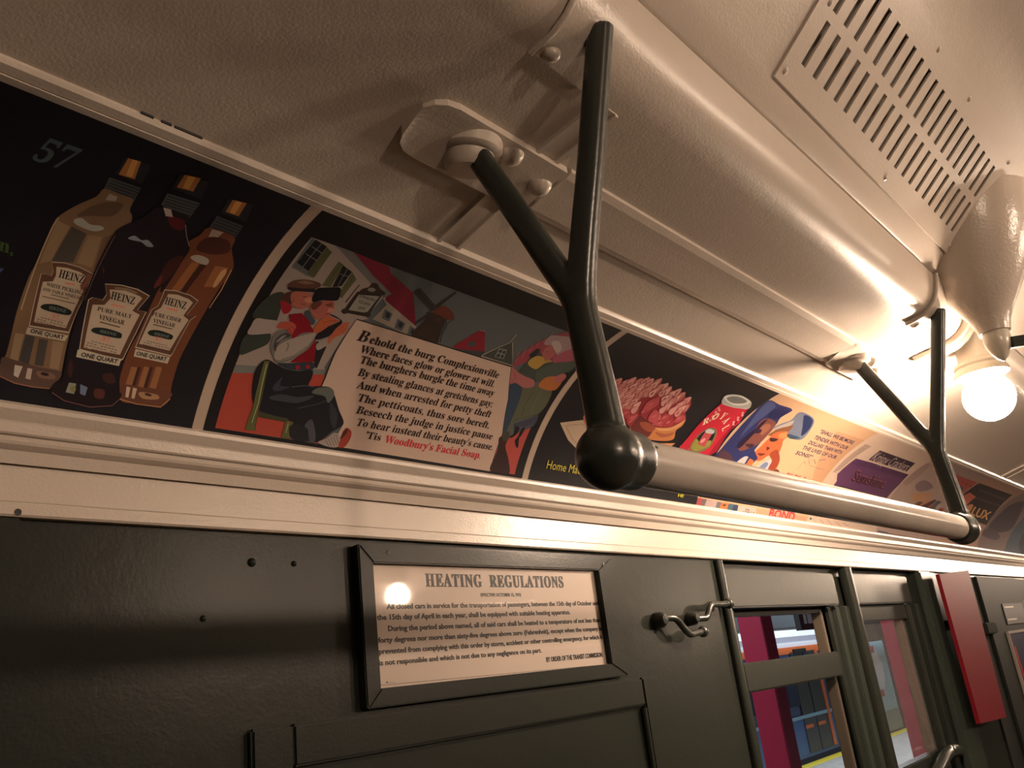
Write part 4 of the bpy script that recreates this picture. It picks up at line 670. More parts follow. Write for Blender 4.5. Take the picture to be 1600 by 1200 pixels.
 ('mauve_card', 'Mauve car card beyond the far end of the grab rail', 37655, 42147, [118, 100, 99], [
["S",[64,53,62],[38346,1075,38347,1871,38378,2344,39436,2718,41309,2007,41635,1273]],["S",[77,62,70],[37564,877,38502,1191,40607,935,39892,741]],["P",[110,82,95],[36841,1088,37329,1383,37699,1300,37489,923]],
 ]),
 ('blue_card', 'Blue car card at the right edge of the photograph', 42147, 47447, [64, 77, 92], [
["S",[36,40,47],[44382,842,45287,1846,50328,485,46123,289]],["L",[110,129,142],[42717,549,42378,1143,42549,1772],12],
 ]),
]
NOTICE = [
["T",[20,18,19],"HEATING  REGULATIONS","H",[8384,1389,11419,1389,8384,1567]],
["T",[20,18,19],"HEATING  REGULATIONS","H",[8392,1389,11430,1389,8392,1567]],
["T",[20,18,19],"HEATING  REGULATIONS","H",[8400,1389,11441,1389,8400,1567]],
["T",[20,18,19],"EFFECTIVE OCTOBER 15, 1912","D",[9453,1256,10345,1256,9453,1302]],
["T",[20,18,19],"EFFECTIVE OCTOBER 15, 1912","D",[9459,1256,10352,1256,9459,1302]],
["T",[20,18,19],"All closed cars in service for the transportation of passengers, between the 15th day of October and","D",[7670,1108,12316,1108,7670,1174]],
["T",[20,18,19],"All closed cars in service for the transportation of passengers, between the 15th day of October and","D",[7675,1108,12325,1108,7675,1174]],
["T",[20,18,19],"the 15th day of April in each year, shall be equipped with suitable heating apparatus.","D",[7496,977,11507,977,7496,1042]],
["T",[20,18,19],"the 15th day of April in each year, shall be equipped with suitable heating apparatus.","D",[7501,976,11515,976,7501,1042]],
["T",[20,18,19],"During the period above named, all of said cars shall be heated to a temperature of not less than","D",[7667,836,12296,836,7667,902]],
["T",[20,18,19],"During the period above named, all of said cars shall be heated to a temperature of not less than","D",[7672,836,12305,836,7672,901]],
["T",[20,18,19],"forty degrees nor more than sixty-five degrees above zero (Fahrenheit), except when the company is","D",[7492,701,12304,701,7492,765]],
["T",[20,18,19],"forty degrees nor more than sixty-five degrees above zero (Fahrenheit), except when the company is","D",[7497,701,12313,701,7497,765]],
["T",[20,18,19],"prevented from complying with this order by storm, accident or other controlling emergency, for which it","D",[7495,569,12297,569,7495,632]],
["T",[20,18,19],"prevented from complying with this order by storm, accident or other controlling emergency, for which it","D",[7500,568,12306,568,7500,632]],
["T",[20,18,19],"is not responsible and which is not due to any negligence on its part.","D",[7483,436,10670,436,7483,498]],
["T",[20,18,19],"is not responsible and which is not due to any negligence on its part.","D",[7488,435,10677,435,7488,498]],
["T",[20,18,19],"BY ORDER OF THE TRANSIT COMMISSION.","D",[10759,292,12236,292,10759,360]],
["T",[20,18,19],"BY ORDER OF THE TRANSIT COMMISSION.","D",[10766,291,12244,291,10766,359]],
["L",[20,18,19],[7499,204,12386,166],5],
["P",[20,18,19],[7575,225,7612,222,7596,246]],
["L",[114,101,99],[7619,226,7732,223],4],
]
NOTICE_PAPER=[202, 186, 173]
# ================================================================== THE SETTING
X0, X1 = -2.2, 8.2                 # ends of the modelled length of the car
MID = -0.55                        # centre line of the car
# --- ceiling of the near side, from the upper moulding inwards, then mirrored
roll = [(0.345, 0.531), (0.330, 0.5345), (0.316, 0.542), (0.305, 0.553), (0.2975, 0.567), (0.2935, 0.582), (0.2905, 0.5975)]
near = [(0.640, 0.462), (0.590, 0.478), (0.545, 0.491), (0.500, 0.503), (0.460, 0.512), (0.420, 0.519), (0.380, 0.5255)] + roll
slope = [(0.288, 0.6045), (0.262, 0.630), (0.122, 0.757), (0.085, 0.790), (0.04, 0.815), (-0.05, 0.838), (-0.28, 0.850), (MID, 0.853)]
groove = [(0.2945, 0.5995), (0.2945, 0.603)]
half = near + groove + slope
full = half + [(2 * MID - y, z) for y, z in half[:-1][::-1]]
bm = bmesh.new()
# leave the hole behind the louvre open: the ceiling is built in strips around it
i_a = half.index((0.262, 0.630)); i_b = half.index((0.122, 0.757))
VX0, VX1 = 0.884, 1.617
def skin_part(line, x0, x1):
    add_prism(bm, list(line) + offset_poly(line, -0.008)[::-1], x0, x1)
add_skin(bm, full, 0.008, X0, VX0 + 0.03)
add_skin(bm, full[:i_a + 1] + [(0.2472, 0.6434)], 0.008, VX0 + 0.03, VX1 - 0.03)
add_skin(bm, [(0.1368, 0.7436)] + full[i_b:], 0.008, VX0 + 0.03, VX1 - 0.03)
add_skin(bm, full, 0.008, VX1 - 0.03, X1)
struct(obj('ceiling', bm, CREAM, smooth=True))
# --- curved rack behind the car cards (both sides)
arc = [(COVE_Y + math.cos(math.radians(a)) * (COVE_R + 0.004), COVE_Z + math.sin(math.radians(a)) * (COVE_R + 0.004)) for a in range(16, 82, 3)]
bm = bmesh.new(); add_skin(bm, arc, 0.012, X0, X1)
struct(obj('trim_1', bm, CREAM, smooth=True))
# --- upper moulding
def rise(tt, h): return (0.6400 - 0.0540 * tt - 0.29 * h, 0.4610 + 0.0175 * tt - 0.957 * h)
up = [(0.650, 0.4700)] + [rise(a, h) for a, h in ((0, 0), (.04, .004), (.12, .0068), (.24, .0068), (.31, .0045), (.33, .0002), (.40, -.0008), (.70, -.0008), (.74, .0022), (.79, .0048), (.93, .0048), (.98, .002), (1.0, -.004))] + [(0.600, 0.490), (0.650, 0.490)]
bm = bmesh.new(); add_prism(bm, up, X0, X1); struct(obj('trim_2', bm, CREAM))
bm = bmesh.new()
for xa, xb in ((0.297, 0.308), (0.3148, 0.3239), (0.3268, 0.3525)): add_box(bm, xa, xb, 0.5852, 0.5868, 0.4772, 0.4800)
struct(obj('trim_16', bm, DARK), 'dark cracks between the ceiling and the upper moulding')
bm = bmesh.new(); q = rise(0.55, -0.001); add_lathe(bm, W(0.3243, q[0], q[1]), (0, -0.29, -0.957), [(0, 0.0065), (0.002, 0.006), (0.0032, 0.003), (0.0034, 0.0005)], 14)
struct(obj('trim_17', bm, CREAM, smooth=True), 'painted screw head on the upper moulding')
# --- lower moulding and deep frieze board
low = [(0.870, 0.3000), (0.8230, 0.3000), (0.8150, 0.2965), (0.8120, 0.2930), (0.8125, 0.2890), (0.8165, 0.2840), (0.8195, 0.2805), (0.8200, 0.2790), (0.8215, 0.2700), (0.8230, 0.2685),
       (0.8265, 0.2680), (0.8275, 0.2640), (0.8290, 0.2612), (0.8330, 0.2590), (0.8375, 0.2570), (0.8385, 0.2520), (0.8395, 0.2505), (0.8425, 0.2500), (0.8450, 0.2485),
       (0.8450, 0.2125), (0.8456, 0.2118), (0.8450, 0.2111), (0.8450, 0.2005), (0.8470, 0.1985), (0.8620, 0.1985), (0.870, 0.205)]
bm = bmesh.new(); add_prism(bm, low, X0, X1); struct(obj('trim_3', bm, CREAM))
bm = bmesh.new(); add_lathe(bm, W(0.3224, 0.8452, 0.2025), (0, -1, 0), [(0, 0.0032), (0.0006, 0.0032)], 14)
struct(obj('trim_4', bm, DARK), 'dark empty screw hole in the cream frieze at its left end')
# --- side wall with two window openings
WY, WT = 0.856, 0.05
bm = bmesh.new()
for d in ((X0, 0.327, WY - 0.0105, WY + WT, -1.6, 0.1975), (X0, 0.327, WY, WY + WT, 0.1975, 0.30), (0.327, 1.70, WY, WY + WT, -1.6, 0.30), (1.70, 3.02, WY + .012, WY + WT, -1.6, -0.62), (1.70, 3.02, WY + .02, WY + WT, 0.175, 0.30), (2.262, 2.44, WY + .02, WY + WT, -0.62, 0.175), (3.02, X1, WY, WY + WT, -1.6, 0.30)):
    add_box(bm, *d, bevel=0.002)
struct(obj('wall_left', bm, GREEN))
bm = bmesh.new()
for k, x in ((0, 0.575), (1, 0.632), (2, 0.515)):
    add_ball(bm, W(x, WY, 0.165 if k < 2 else 0.105), 0.0035 if k else 0.005, 12)
struct(obj('trim_5', bm, GREEN, smooth=True), 'painted-over screw heads on the dark wall left of the notice')
# opposite side, floor and ends close the car
mir = lambda pr: [(2 * MID - y, z) for y, z in pr]
bm = bmesh.new()
add_prism(bm, mir(low), X0, X1); add_prism(bm, mir(up), X0, X1)
struct(obj('trim_6', bm, CREAM))
bm = bmesh.new(); add_skin(bm, mir(arc)[::-1], 0.012, X0, X1)
struct(obj('trim_7', bm, principled('dim_card_row', (0.10, 0.075, 0.06), 0.45)))
struct(box('wall_right', GREEN, (X0, X1, 2 * MID - WY - WT, 2 * MID - WY, -1.6, 0.30)))
struct(box('floor', FLOOR, (X0, X1, 2 * MID - WY - WT, WY + WT, -1.65, -1.6)))
for nm, a, b in (('wall_back', X0 - 0.04, X0), ('wall_front', X1, X1 + 0.04)):
    bm = bmesh.new(); add_prism(bm, [(WY + WT, -1.6), (WY + WT, 0.3), (0.64, 0.47), (0.29, 0.6), (0.05, 0.83), (2 * MID - 0.05, 0.83), (2 * MID - 0.29, 0.6), (2 * MID - 0.64, 0.47), (2 * MID - WY - WT, 0.3), (2 * MID - WY - WT, -1.6)], a, b)
    struct(obj(nm, bm, GREEN_DULL if nm == 'wall_front' else GREEN))
# --- ceiling battens: cross ribs with two raised edges, and the long plate strip between the brackets
def follow(ya, yb, n=10):
    Y = [p[0] for p in near][::-1]; Z = [p[1] for p in near][::-1]; out = []
    for i in range(n + 1):
        y = ya + (yb - ya) * i / n
        for k in range(len(Y) - 1):
            if Y[k] <= y <= Y[k + 1]:
                z = Z[k] + (Z[k + 1] - Z[k]) * (y - Y[k]) / (Y[k + 1] - Y[k]); break
        else: z = Z[-1] if y > Y[-1] else Z[0]
        out.append((y, z))
    return out
def rib(name, xa, xb):
    bm = bmesh.new(); line = follow(0.592, 0.358, 12)
    for a, b, t in ((xa, xa + 0.005, 0.0045), (xa + 0.004, xb - 0.004, 0.0018), (xb - 0.005, xb, 0.004)):
        add_prism(bm, [(y, z - t) for y, z in line] + [(y, z + 0.003) for y, z in line[::-1]], a, b)
    return struct(obj(name, bm, CREAM))
rib('trim_8', 0.640, 0.676); rib('trim_9', 3.325, 3.40)
def long_plate(name, xa, xb, ya, yb):
    bm = bmesh.new(); line = follow(yb, ya, 8)
    prof = [(y, z - 0.0065) for y, z in line] + [(y, z + 0.003) for y, z in line[::-1]]
    prof[0] = (prof[0][0], prof[0][1] + 0.003); prof[len(line) - 1] = (prof[len(line) - 1][0], prof[len(line) - 1][1] + 0.002)
    add_prism(bm, prof, xa, xb)
    return struct(obj(name, bm, CREAM))
long_plate('trim_10', 0.70, 1.56, 0.437, 0.507)
bm = bmesh.new()     # small bead lines along the foot of the rolled edge
for y, z, r in ((0.353, 0.5285, 0.003), (0.339, 0.5310, 0.002)):
    add_tube(bm, [W(0.62, y, z), W(2.6, y, z)], r, 8)
struct(obj('trim_11', bm, CREAM, smooth=True))

# ================================================================== CEILING LOUVRE
t = thing('ceiling_vent', 'cream slotted ventilation grille with two rows of slots beside the rolled ceiling edge', 'vent')
P0 = Vector((0.262, 0.630)); DR = Vector((-0.140, 0.127)).normalized(); NR = Vector((-DR.y, DR.x)) * -1     # NR looks into the car
if NR.y > 0: NR = -NR
def VP(x, s, h): q = P0 + DR * s + NR * h; return W(x, q.x, q.y)
rows = ((0.0308, 0.0852), (0.0972, 0.1535)); pitch = 0.0335; first = 0.9225; sw = 0.0058
xs = [VX0]
for k in range(20): xs += [first + k * pitch - sw, first + k * pitch + sw]
xs.append(VX1)
ss = [-0.001, rows[0][0], rows[0][1], rows[1][0], rows[1][1], 0.190]
bm = bmesh.new(); HT, HB = 0.0035, 0.0005
grid = {}
for i, x in enumerate(xs):
    for j, s in enumerate(ss):
        for h in (HT, HB): grid[i, j, h] = bm.verts.new(VP(x, s, h))
def hole(i, j): return i % 2 == 1 and j in (1, 3) and 0 <= i < len(xs) - 1
for i in range(len(xs) - 1):
    for j in range(len(ss) - 1):
        if hole(i, j):
            for a, b in (((i, j), (i + 1, j)), ((i + 1, j), (i + 1, j + 1)), ((i + 1, j + 1), (i, j + 1)), ((i, j + 1), (i, j))):
                bm.faces.new((grid[(*a, HT)], grid[(*b, HT)], grid[(*b, HB)], grid[(*a, HB)]))
            continue
        for h in (HT, HB): bm.faces.new((grid[i, j, h], grid[i + 1, j, h], grid[i + 1, j + 1, h], grid[i, j + 1, h]))
for i in range(len(xs) - 1):
    for j in (0, len(ss) - 1): bm.faces.new((grid[i, j, HT], grid[i + 1, j, HT], grid[i + 1, j, HB], grid[i, j, HB]))
for j in range(len(ss) - 1):
    for i in (0, len(xs) - 1): bm.faces.new((grid[i, j, HT], grid[i, j + 1, HT], grid[i, j + 1, HB], grid[i, j, HB]))
obj('grille_plate', bm, CREAM, t)
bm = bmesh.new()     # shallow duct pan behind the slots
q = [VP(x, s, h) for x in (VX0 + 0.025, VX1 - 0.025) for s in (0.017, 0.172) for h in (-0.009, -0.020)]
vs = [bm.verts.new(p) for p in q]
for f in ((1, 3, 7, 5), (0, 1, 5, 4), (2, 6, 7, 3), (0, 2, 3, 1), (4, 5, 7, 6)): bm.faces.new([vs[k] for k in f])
obj('duct_pan', bm, principled('darker_cream', (0.30, 0.27, 0.21), 0.6, ((80.0, 0.002),)), t)  # pan is a darker, rougher cream than the grille plate
for x, s in ((0.897, 0.012), (0.905, 0.10), (1.18, 0.178), (1.03, 0.178), (1.34, 0.178), (1.25, 0.012), (1.59, 0.012), (1.60, 0.178)):
    bm = bmesh.new(); n = (VP(x, s, 1) - VP(x, s, 0)).normalized()
    add_lathe(bm, VP(x, s, HT - 0.001), n, [(0, 0.0045), (0.0015, 0.0045), (0.003, 0.0028), (0.0034, 0.0005)], 12)
    obj('screw', bm, CREAM, t, True)

# ================================================================== CAR CARDS
CARD_LABELS = {
 'vinegar_card': ('black advertising card with three vinegar bottles and a grey 57', 'advertising card'),
 'soap_card': ('Dutch village advertising card with a verse scroll, seated man and windmill', 'advertising card'),
 'baking_powder_card': ('black advertising card with strawberry shortcake and red tin, behind the near bracket', 'advertising card'),
 'war_bond_card': ('peach advertising card with two painted faces and a sailor hat', 'advertising card'),
 'cracker_card': ('cream advertising card with a purple cracker packet', 'advertising card'),
 'crowd_card': ('pinkish advertising card partly hidden by the far bracket', 'advertising card'),
 'flake_soap_card': ('dark advertising card with large peach letters LUX', 'advertising card'),
 'mauve_card': ('mauve advertising card just right of the dark LUX card', 'advertising card'),
 'blue_card': ('blue advertising card furthest right in the curved rack', 'advertising card')}
for name, _, u0, u1, base, elements in CARDS:
    me = sheet_mesh(name, base, (u0 * 1e-4 + 0.0004, -0.004, u1 * 1e-4 - 0.0004, 0.318), elements, cove_point, 0.0000035, True)
    o = link('advertising_card', me, CARD)
    tag(o, CARD_LABELS[name][0], CARD_LABELS[name][1], 'advertising cards in the curved rack')

# ================================================================== GRAB RAIL
BY, BZ = 0.369, 0.1635             # axis of the rail
XA, XB = 0.578, 1.636              # planes of the two forked brackets
def bracket_mesh(name, mirror):
    bm = bmesh.new(); sx = -1 if mirror else 1
    def q(y, z, x=0.0): return Vector((sx * x, y, z))
    up = Vector((1, 0, 0))
    stem = spline([q(0.3665, 0.172), q(0.3685, 0.215), q(0.3710, 0.255), q(0.3735, 0.290), q(0.3735, 0.318)], 5)
    add_tube(bm, stem, [0.0160 - 0.0014 * min(1, k / 12) for k in range(len(stem))], 18, 0.78, up, 2.6)
    inner = spline([q(0.3735, 0.292), q(0.3690, 0.318), q(0.3580, 0.360), q(0.3400, 0.4240), q(0.3215, 0.4930), q(0.3070, 0.5475)], 6)
    add_tube(bm, inner, [0.0137 - 0.0012 * min(1, k / 16) for k in range(len(inner))], 18, 0.80, up, 2.6)
    outer = spline([q(0.3735, 0.290), q(0.3800, 0.314), q(0.3950, 0.345), q(0.4180, 0.3950), q(0.4450, 0.4520), q(0.4720, 0.509)], 6)
    add_tube(bm, outer, [0.0137 - 0.0012 * min(1, k / 16) for k in range(len(outer))], 18, 0.80, up, 2.6)
    add_ball(bm, q(BY, BZ), 0.0275, 28)
    add_lathe(bm, q(BY, BZ), (sx, 0, 0), [(0, 0.0255), (0.010, 0.0255), (0.030, 0.0248), (0.036, 0.0240), (0.0375, 0.022), (0.0375, 0.0150)], 32)
    bmesh.ops.recalc_face_normals(bm, faces=bm.faces)
    me = bpy.data.meshes.new(name + '_cage'); bm.to_mesh(me); bm.free()
    tmp = bpy.data.objects.new('cage', me); COL.objects.link(tmp)
    md = tmp.modifiers.new('weld', 'REMESH'); md.mode = 'VOXEL'; md.voxel_size = 0.0017; md.use_smooth_shade = True
    sm = tmp.modifiers.new('soften', 'SMOOTH'); sm.factor = 0.5; sm.iterations = 10
    bpy.context.view_layer.update()
    out = bpy.data.meshes.new_from_object(tmp.evaluated_get(bpy.context.evaluated_depsgraph_get()))
    out.name = name
    bpy.data.objects.remove(tmp); bpy.data.meshes.remove(me)
    out.materials.clear(); 
    for p in out.polygons: p.use_smooth = True
    return out
rail = thing('grab_rail', 'long white overhead grab rail carried by two dark green forked brackets', 'grab rail')
for nm, x, mirror in (('bracket', XA, False), ('bracket', XB, True)):
    b = link(nm, bracket_mesh(nm, mirror), GREEN_IRON, rail); b.location = (x, 0, EYE)
    b['label'] = 'dark green forked iron bracket'
    # cream cast feet that the two arms run into
    bm = bmesh.new(); nrm = Vector((0, 0.20, -1)).normalized()
    c = W(x, 0.4745, 0.5115)
    add_lathe(bm, c - nrm * 0.004, nrm, [(0, 0.034), (0.012, 0.034), (0.015, 0.031), (0.016, 0.026), (0.027, 0.0235), (0.031, 0.020), (0.0315, 0.010)], 28)
    obj('mounting_boss', bm, CREAM, rail, True)
    bm = bmesh.new(); line = follow(0.507, 0.438, 8)
    xa, xb = x - 0.080, x + 0.115
    rings = []
    for x_, inset in ((xa, 0.020), (xa + 0.006, 0.010), (xa + 0.016, 0.003), (xa + 0.030, 0.0), (xb, 0.0)):
        ring = []
        for y, z in line:
            yy = 0.4725 + (y - 0.4725) * (1 - inset / 0.035); ring.append((x_, yy, z))
        rings.append(ring)
    top = [[bm.verts.new(W(a, b_, c_ - 0.0075)) for a, b_, c_ in r] for r in rings]
    bot = [[bm.verts.new(W(a, b_, c_ + 0.004)) for a, b_, c_ in r] for r in rings]
    for i in range(len(rings) - 1):
        for k in range(8):
            bm.faces.new((top[i][k], top[i][k + 1], top[i + 1][k + 1], top[i + 1][k])); bm.faces.new((bot[i][k], bot[i + 1][k], bot[i + 1][k + 1], bot[i][k + 1]))
        for k in (0, 8): bm.faces.new((top[i][k], top[i + 1][k], bot[i + 1][k], bot[i][k]))
    for i in (0, len(rings) - 1):
        for k in range(8): bm.faces.new((top[i][k], top[i][k + 1], bot[i][k + 1], bot[i][k]))
    obj('mounting_plate', bm, CREAM, rail)
    for bx, by in ((0.036, 0.451), (0.100, 0.466)):
        bm = bmesh.new(); z = follow(by, by, 1)[0][1]
        add_lathe(bm, W(x + bx, by, z - 0.008), nrm, [(0, 0.0135), (0.004, 0.013), (0.009, 0.010), (0.012, 0.0055), (0.013, 0.001)], 16)
        obj('bolt', bm, CREAM, rail, True)
    # flange bent round the rolled edge
    bm = bmesh.new(); line = [(0.357, 0.5292)] + roll
    ln = offset_poly(line, 0.0)
    inn = offset_poly(line, 0.004)
    add_prism(bm, inn + offset_poly(line, -0.003)[::-1], x - 0.045, x + 0.034)
    obj('flange', bm, CREAM, rail, True)
    bm = bmesh.new()
    add_tube(bm, [W(x - 0.045, a, b_) for a, b_ in offset_poly(line, 0.0055)], 0.003, 10)
    obj('flange_rim', bm, CREAM, rail, True)
    bm = bmesh.new(); n2 = Vector((0, -0.42, -0.9)).normalized()
    add_lathe(bm, W(x, 0.317, 0.560), n2, [(0, 0.024), (0.004, 0.024), (0.008, 0.020), (0.010, 0.015), (0.0105, 0.006)], 24)
    obj('mounting_boss', bm, CREAM, rail, True)
    bm = bmesh.new()
    add_lathe(bm, W(x - 0.028, 0.345, 0.527), (0, 0.1, -1), [(0, 0.0085), (0.004, 0.0085), (0.007, 0.006), (0.0085, 0.001)], 14)
    obj('bolt', bm, CREAM, rail, True)
bm = bmesh.new(); rr = 0.0198
add_lathe(bm, W(XA + 0.028, BY, BZ), (1, 0, 0), [(0, rr), (0.25, rr), (0.5, rr), (0.75, rr), (XB - XA - 0.056, rr)], 40)
obj('rail', bm, PIPE, rail, True)['label'] = 'white enamelled pipe'
bm = bmesh.new(); add_lathe(bm, W(XA + 0.047, BY - 0.0175, BZ + 0.0090), (0, -0.89, 0.45), [(-0.001, 0.0016), (0.0005, 0.0016)], 10)
obj('set_screw_hole', bm, DARK, rail)

# ================================================================== LAMPS
bulb_profile = [(0.047 * (1 - math.cos(math.pi * k / 16)), 0.047 * math.sin(math.pi * k / 16)) for k in range(15)] + [(0.0925, 0.016), (0.097, 0.015)]
def lamp(x, y, zc, label, group=None):
    t = thing('ceiling_lamp', label, 'lamp', group)
    bm = bmesh.new(); add_lathe(bm, W(x, y, zc - 0.047), (0, 0, 1), bulb_profile, 28)
    obj('bulb', bm, BULB, t, True)['label'] = 'glowing round bulb'
    bm = bmesh.new()
    add_lathe(bm, W(x, y, zc + 0.150), (0, 0, -1), [(0, 0.046), (0.008, 0.046), (0.014, 0.036), (0.040, 0.034), (0.074, 0.036), (0.080, 0.045), (0.086, 0.047), (0.090, 0.045), (0.094, 0.048), (0.100, 0.050), (0.106, 0.049), (0.1065, 0.040), (0.092, 0.036), (0.088, 0.018)], 32)
    obj('socket', bm, PORCELAIN, t, True)
    side = 1 if y > MID else -1
    bm = bmesh.new(); line = [(0.405, 0.5215), (0.380, 0.5255), (0.362, 0.5285)] + roll[:-1]
    if side < 0: line = [(2 * MID - a, b) for a, b in line]
    add_tube(bm, [W(x - 0.055, a, b) for a, b in offset_poly(line, 0.006 * side)], 0.015, 14)
    add_tube(bm, [W(x - 0.068, a, b) for a, b in offset_poly(line, 0.005 * side)], 0.009, 10)
    obj('base_casting', bm, CREAM, t, True)
    return t
lamp(1.862, 0.308, 0.421, 'lit round bulb in a white porcelain socket behind the far rail bracket')
for x in (2.87, 1.93, 0.05, 5.9): lamp(x, 2 * MID - 0.308, 0.464, 'lit round bulb in a white socket on the far side of the car, in a row with one added fill bulb', 'bulbs along the other side of the ceiling')  # the bulb level with the camera is added as unseen fill for the left
for x in (5.3, 7.4): lamp(x, 0.308, 0.421, 'lit round bulb in a white socket further along this side of the ceiling', 'bulbs further along this side')

# ================================================================== BELL FIXTURE
t = thing('ceiling_fan', 'cream bell-shaped fan housing with a pointed white cap, beside the lit bulb', 'ceiling fan')
bm = bmesh.new()
add_lathe(bm, W(1.690, 0.240, 0.488), (0, 0, 1), [(0, 0.012), (0.002, 0.026), (0.010, 0.028), (0.022, 0.031), (0.040, 0.040), (0.065, 0.056), (0.095, 0.074), (0.130, 0.092), (0.165, 0.108), (0.205, 0.120), (0.245, 0.128)], 40)
obj('housing', bm, CREAM_ROUGH, t, True)
bm = bmesh.new()
add_lathe(bm, W(1.690, 0.240, 0.490), (0, 0, -1), [(0, 0.022), (0.012, 0.023), (0.024, 0.021), (0.036, 0.016), (0.047, 0.009), (0.053, 0.002)], 24)
obj('cap', bm, PORCELAIN, t, True)
bm = bmesh.new()
for a in (math.radians(-55),):
    d = Vector((math.cos(a), math.sin(a), 0)); s = Vector((-d.y, d.x, 0)); c = W(1.690, 0.240, 0.478)
    top = [c + d * r + s * w + Vector((0, 0, h + w * 0.25)) for r, w, h in ((0.015, -0.02, 0), (0.52, -0.055, 0), (0.52, 0.055, 0), (0.015, 0.02, 0))]
    vs = [bm.verts.new(p) for p in top] + [bm.verts.new(p - Vector((0, 0, 0.020))) for p in top]
    for f in ((0, 1, 2, 3), (7, 6, 5, 4), (0, 4, 5, 1), (1, 5, 6, 2), (2, 6, 7, 3), (3, 7, 4, 0)): bm.faces.new([vs[k] for k in f])
obj('blade', bm, GREY_GREEN, t)

# ================================================================== FRAMED NOTICE
t = thing('framed_notice', 'white HEATING REGULATIONS notice under glass in a dark green wooden frame', 'notice')
fx0, fx1, fz0, fz1 = 0.7185, 1.275, -0.0045, 0.189
ix0, ix1, iz0, iz1 = 0.742, 1.232, 0.0168, 0.1665
FY = 0.8415
for nm, quad in (('frame_rail', ((fx0, fz1), (fx1, fz1), (ix1, iz1), (ix0, iz1))), ('frame_rail', ((fx0, fz0), (ix0, iz0), (ix1, iz0), (fx1, fz0))), ('frame_stile', ((fx0, fz0), (fx0, fz1), (ix0, iz1), (ix0, iz0))), ('frame_stile', ((fx1, fz0), (ix1, iz0), (ix1, iz1), (fx1, fz1)))):
    bm = bmesh.new()
    a = [bm.verts.new(W(x, FY, z)) for x, z in quad]; b = [bm.verts.new(W(x, WY - 0.0005, z)) for x, z in quad]
    bm.faces.new(a); bm.faces.new(b[::-1])
    for k in range(4): bm.faces.new((a[k], a[(k + 1) % 4], b[(k + 1) % 4], b[k]))
    bmesh.ops.bevel(bm, geom=bm.edges[:], offset=0.0016, segments=2, affect='EDGES')
    obj(nm, bm, GREEN, t)
me = sheet_mesh('notice_sheet', NOTICE_PAPER, (ix0 - 0.004, iz0 - 0.004, ix1 + 0.004, iz1 + 0.004), NOTICE, lambda u, v, l: W(u, 0.8515 - l, v), 0.000004, False)
link('notice_sheet', me, PAPER, t)
gm = box('glass_pane', CLEAR, (ix0 - 0.003, ix1 + 0.003, 0.8478, 0.8490, iz0 - 0.003, iz1 + 0.003), t)
for x, z in ((0.768, 0.180), (1.250, 0.176)):
    bm = bmesh.new(); add_lathe(bm, W(x, FY + 0.0004, z), (0, -1, 0), [(0, 0.004), (0.0009, 0.0036), (0.0011, 0.001)], 14)
    obj('screw', bm, DARK if x < 1 else GREEN, t)

# ================================================================== PANELLED DOOR BELOW THE NOTICE
t = thing('cabinet_door', 'dark green panelled cabinet door under the framed notice', 'cabinet door')
dx0, dx1, dz0, dz1 = 0.565, 1.373, -0.72, -0.010
for nm, d in (('stile', (dx0, dx0 + 0.052, dz0, dz1)), ('stile', (dx1 - 0.052, dx1, dz0, dz1)), ('rail', (dx0 + 0.052, dx1 - 0.052, dz1 - 0.044, dz1)), ('rail', (dx0 + 0.052, dx1 - 0.052, dz0, dz0 + 0.05))):
    box(nm, GREEN, (d[0], d[1], 0.846, WY - 0.0005, d[2], d[3]), t, 0.003)
bm = bmesh.new(); z = dz1 - 0.048
add_tube(bm, [W(dx0 + 0.050, 0.846, z), W(dx1 - 0.050, 0.846, z)], 0.0065, 12)
add_tube(bm, [W(dx0 + 0.050, 0.851, z - 0.010), W(dx1 - 0.050, 0.851, z - 0.010)], 0.005, 12)
for x in (dx0 + 0.055, dx1 - 0.055): add_tube(bm, [W(x, 0.850, z), W(x, 0.850, dz0 + 0.05)], 0.005, 12)
obj('bead_moulding', bm, GREEN, t, True)
box('panel', GREEN, (dx0 + 0.05, dx1 - 0.05, 0.856, WY - 0.0005, dz0 + 0.04, dz1 - 0.05), t)
bm = bmesh.new(); add_lathe(bm, W(1.105, 0.857, -0.170), (0, -1, 0), [(0, 0.045), (0.006, 0.045), (0.016, 0.040), (0.022, 0.030), (0.0235, 0.010)], 32)
obj('pull', bm, BLACK, t, True)

# ================================================================== WALL LATCH
t = thing('window_latch', 'dark green iron latch with two cranked arms left of the first window', 'latch')
def boss(x, z, r, h):
    bm = bmesh.new(); add_lathe(bm, W(x, WY + 0.001, z), (0, -1, 0), [(0, r), (h * .7, r * .92), (h, r * .6), (h * 1.05, r * .1)], 18)
    return obj('boss', bm, GREEN_IRON, t, True)
boss(1.411, 0.082, 0.015, 0.022); boss(1.528, 0.082, 0.013, 0.022)
for pts, rad in (([(1.411, .846, .083), (1.432, .838, .084), (1.447, .834, .080), (1.466, .832, .062), (1.482, .831, .053), (1.503, .831, .0545), (1.530, .831, .056)], 0.0062),
                 ([(1.522, .846, .080), (1.546, .838, .081), (1.560, .834, .082), (1.574, .832, .098), (1.588, .831, .1055), (1.620, .832, .1055), (1.662, .834, .107)], 0.0062)):
    bm = bmesh.new(); P = spline([W(*p) for p in pts], 4)
    add_tube(bm, P, rad, 12, 1.0, Vector((0, 1, 0)))
    add_ball(bm, P[-1], 0.0105, 16)
    obj('arm', bm, GREEN_IRON, t, True)

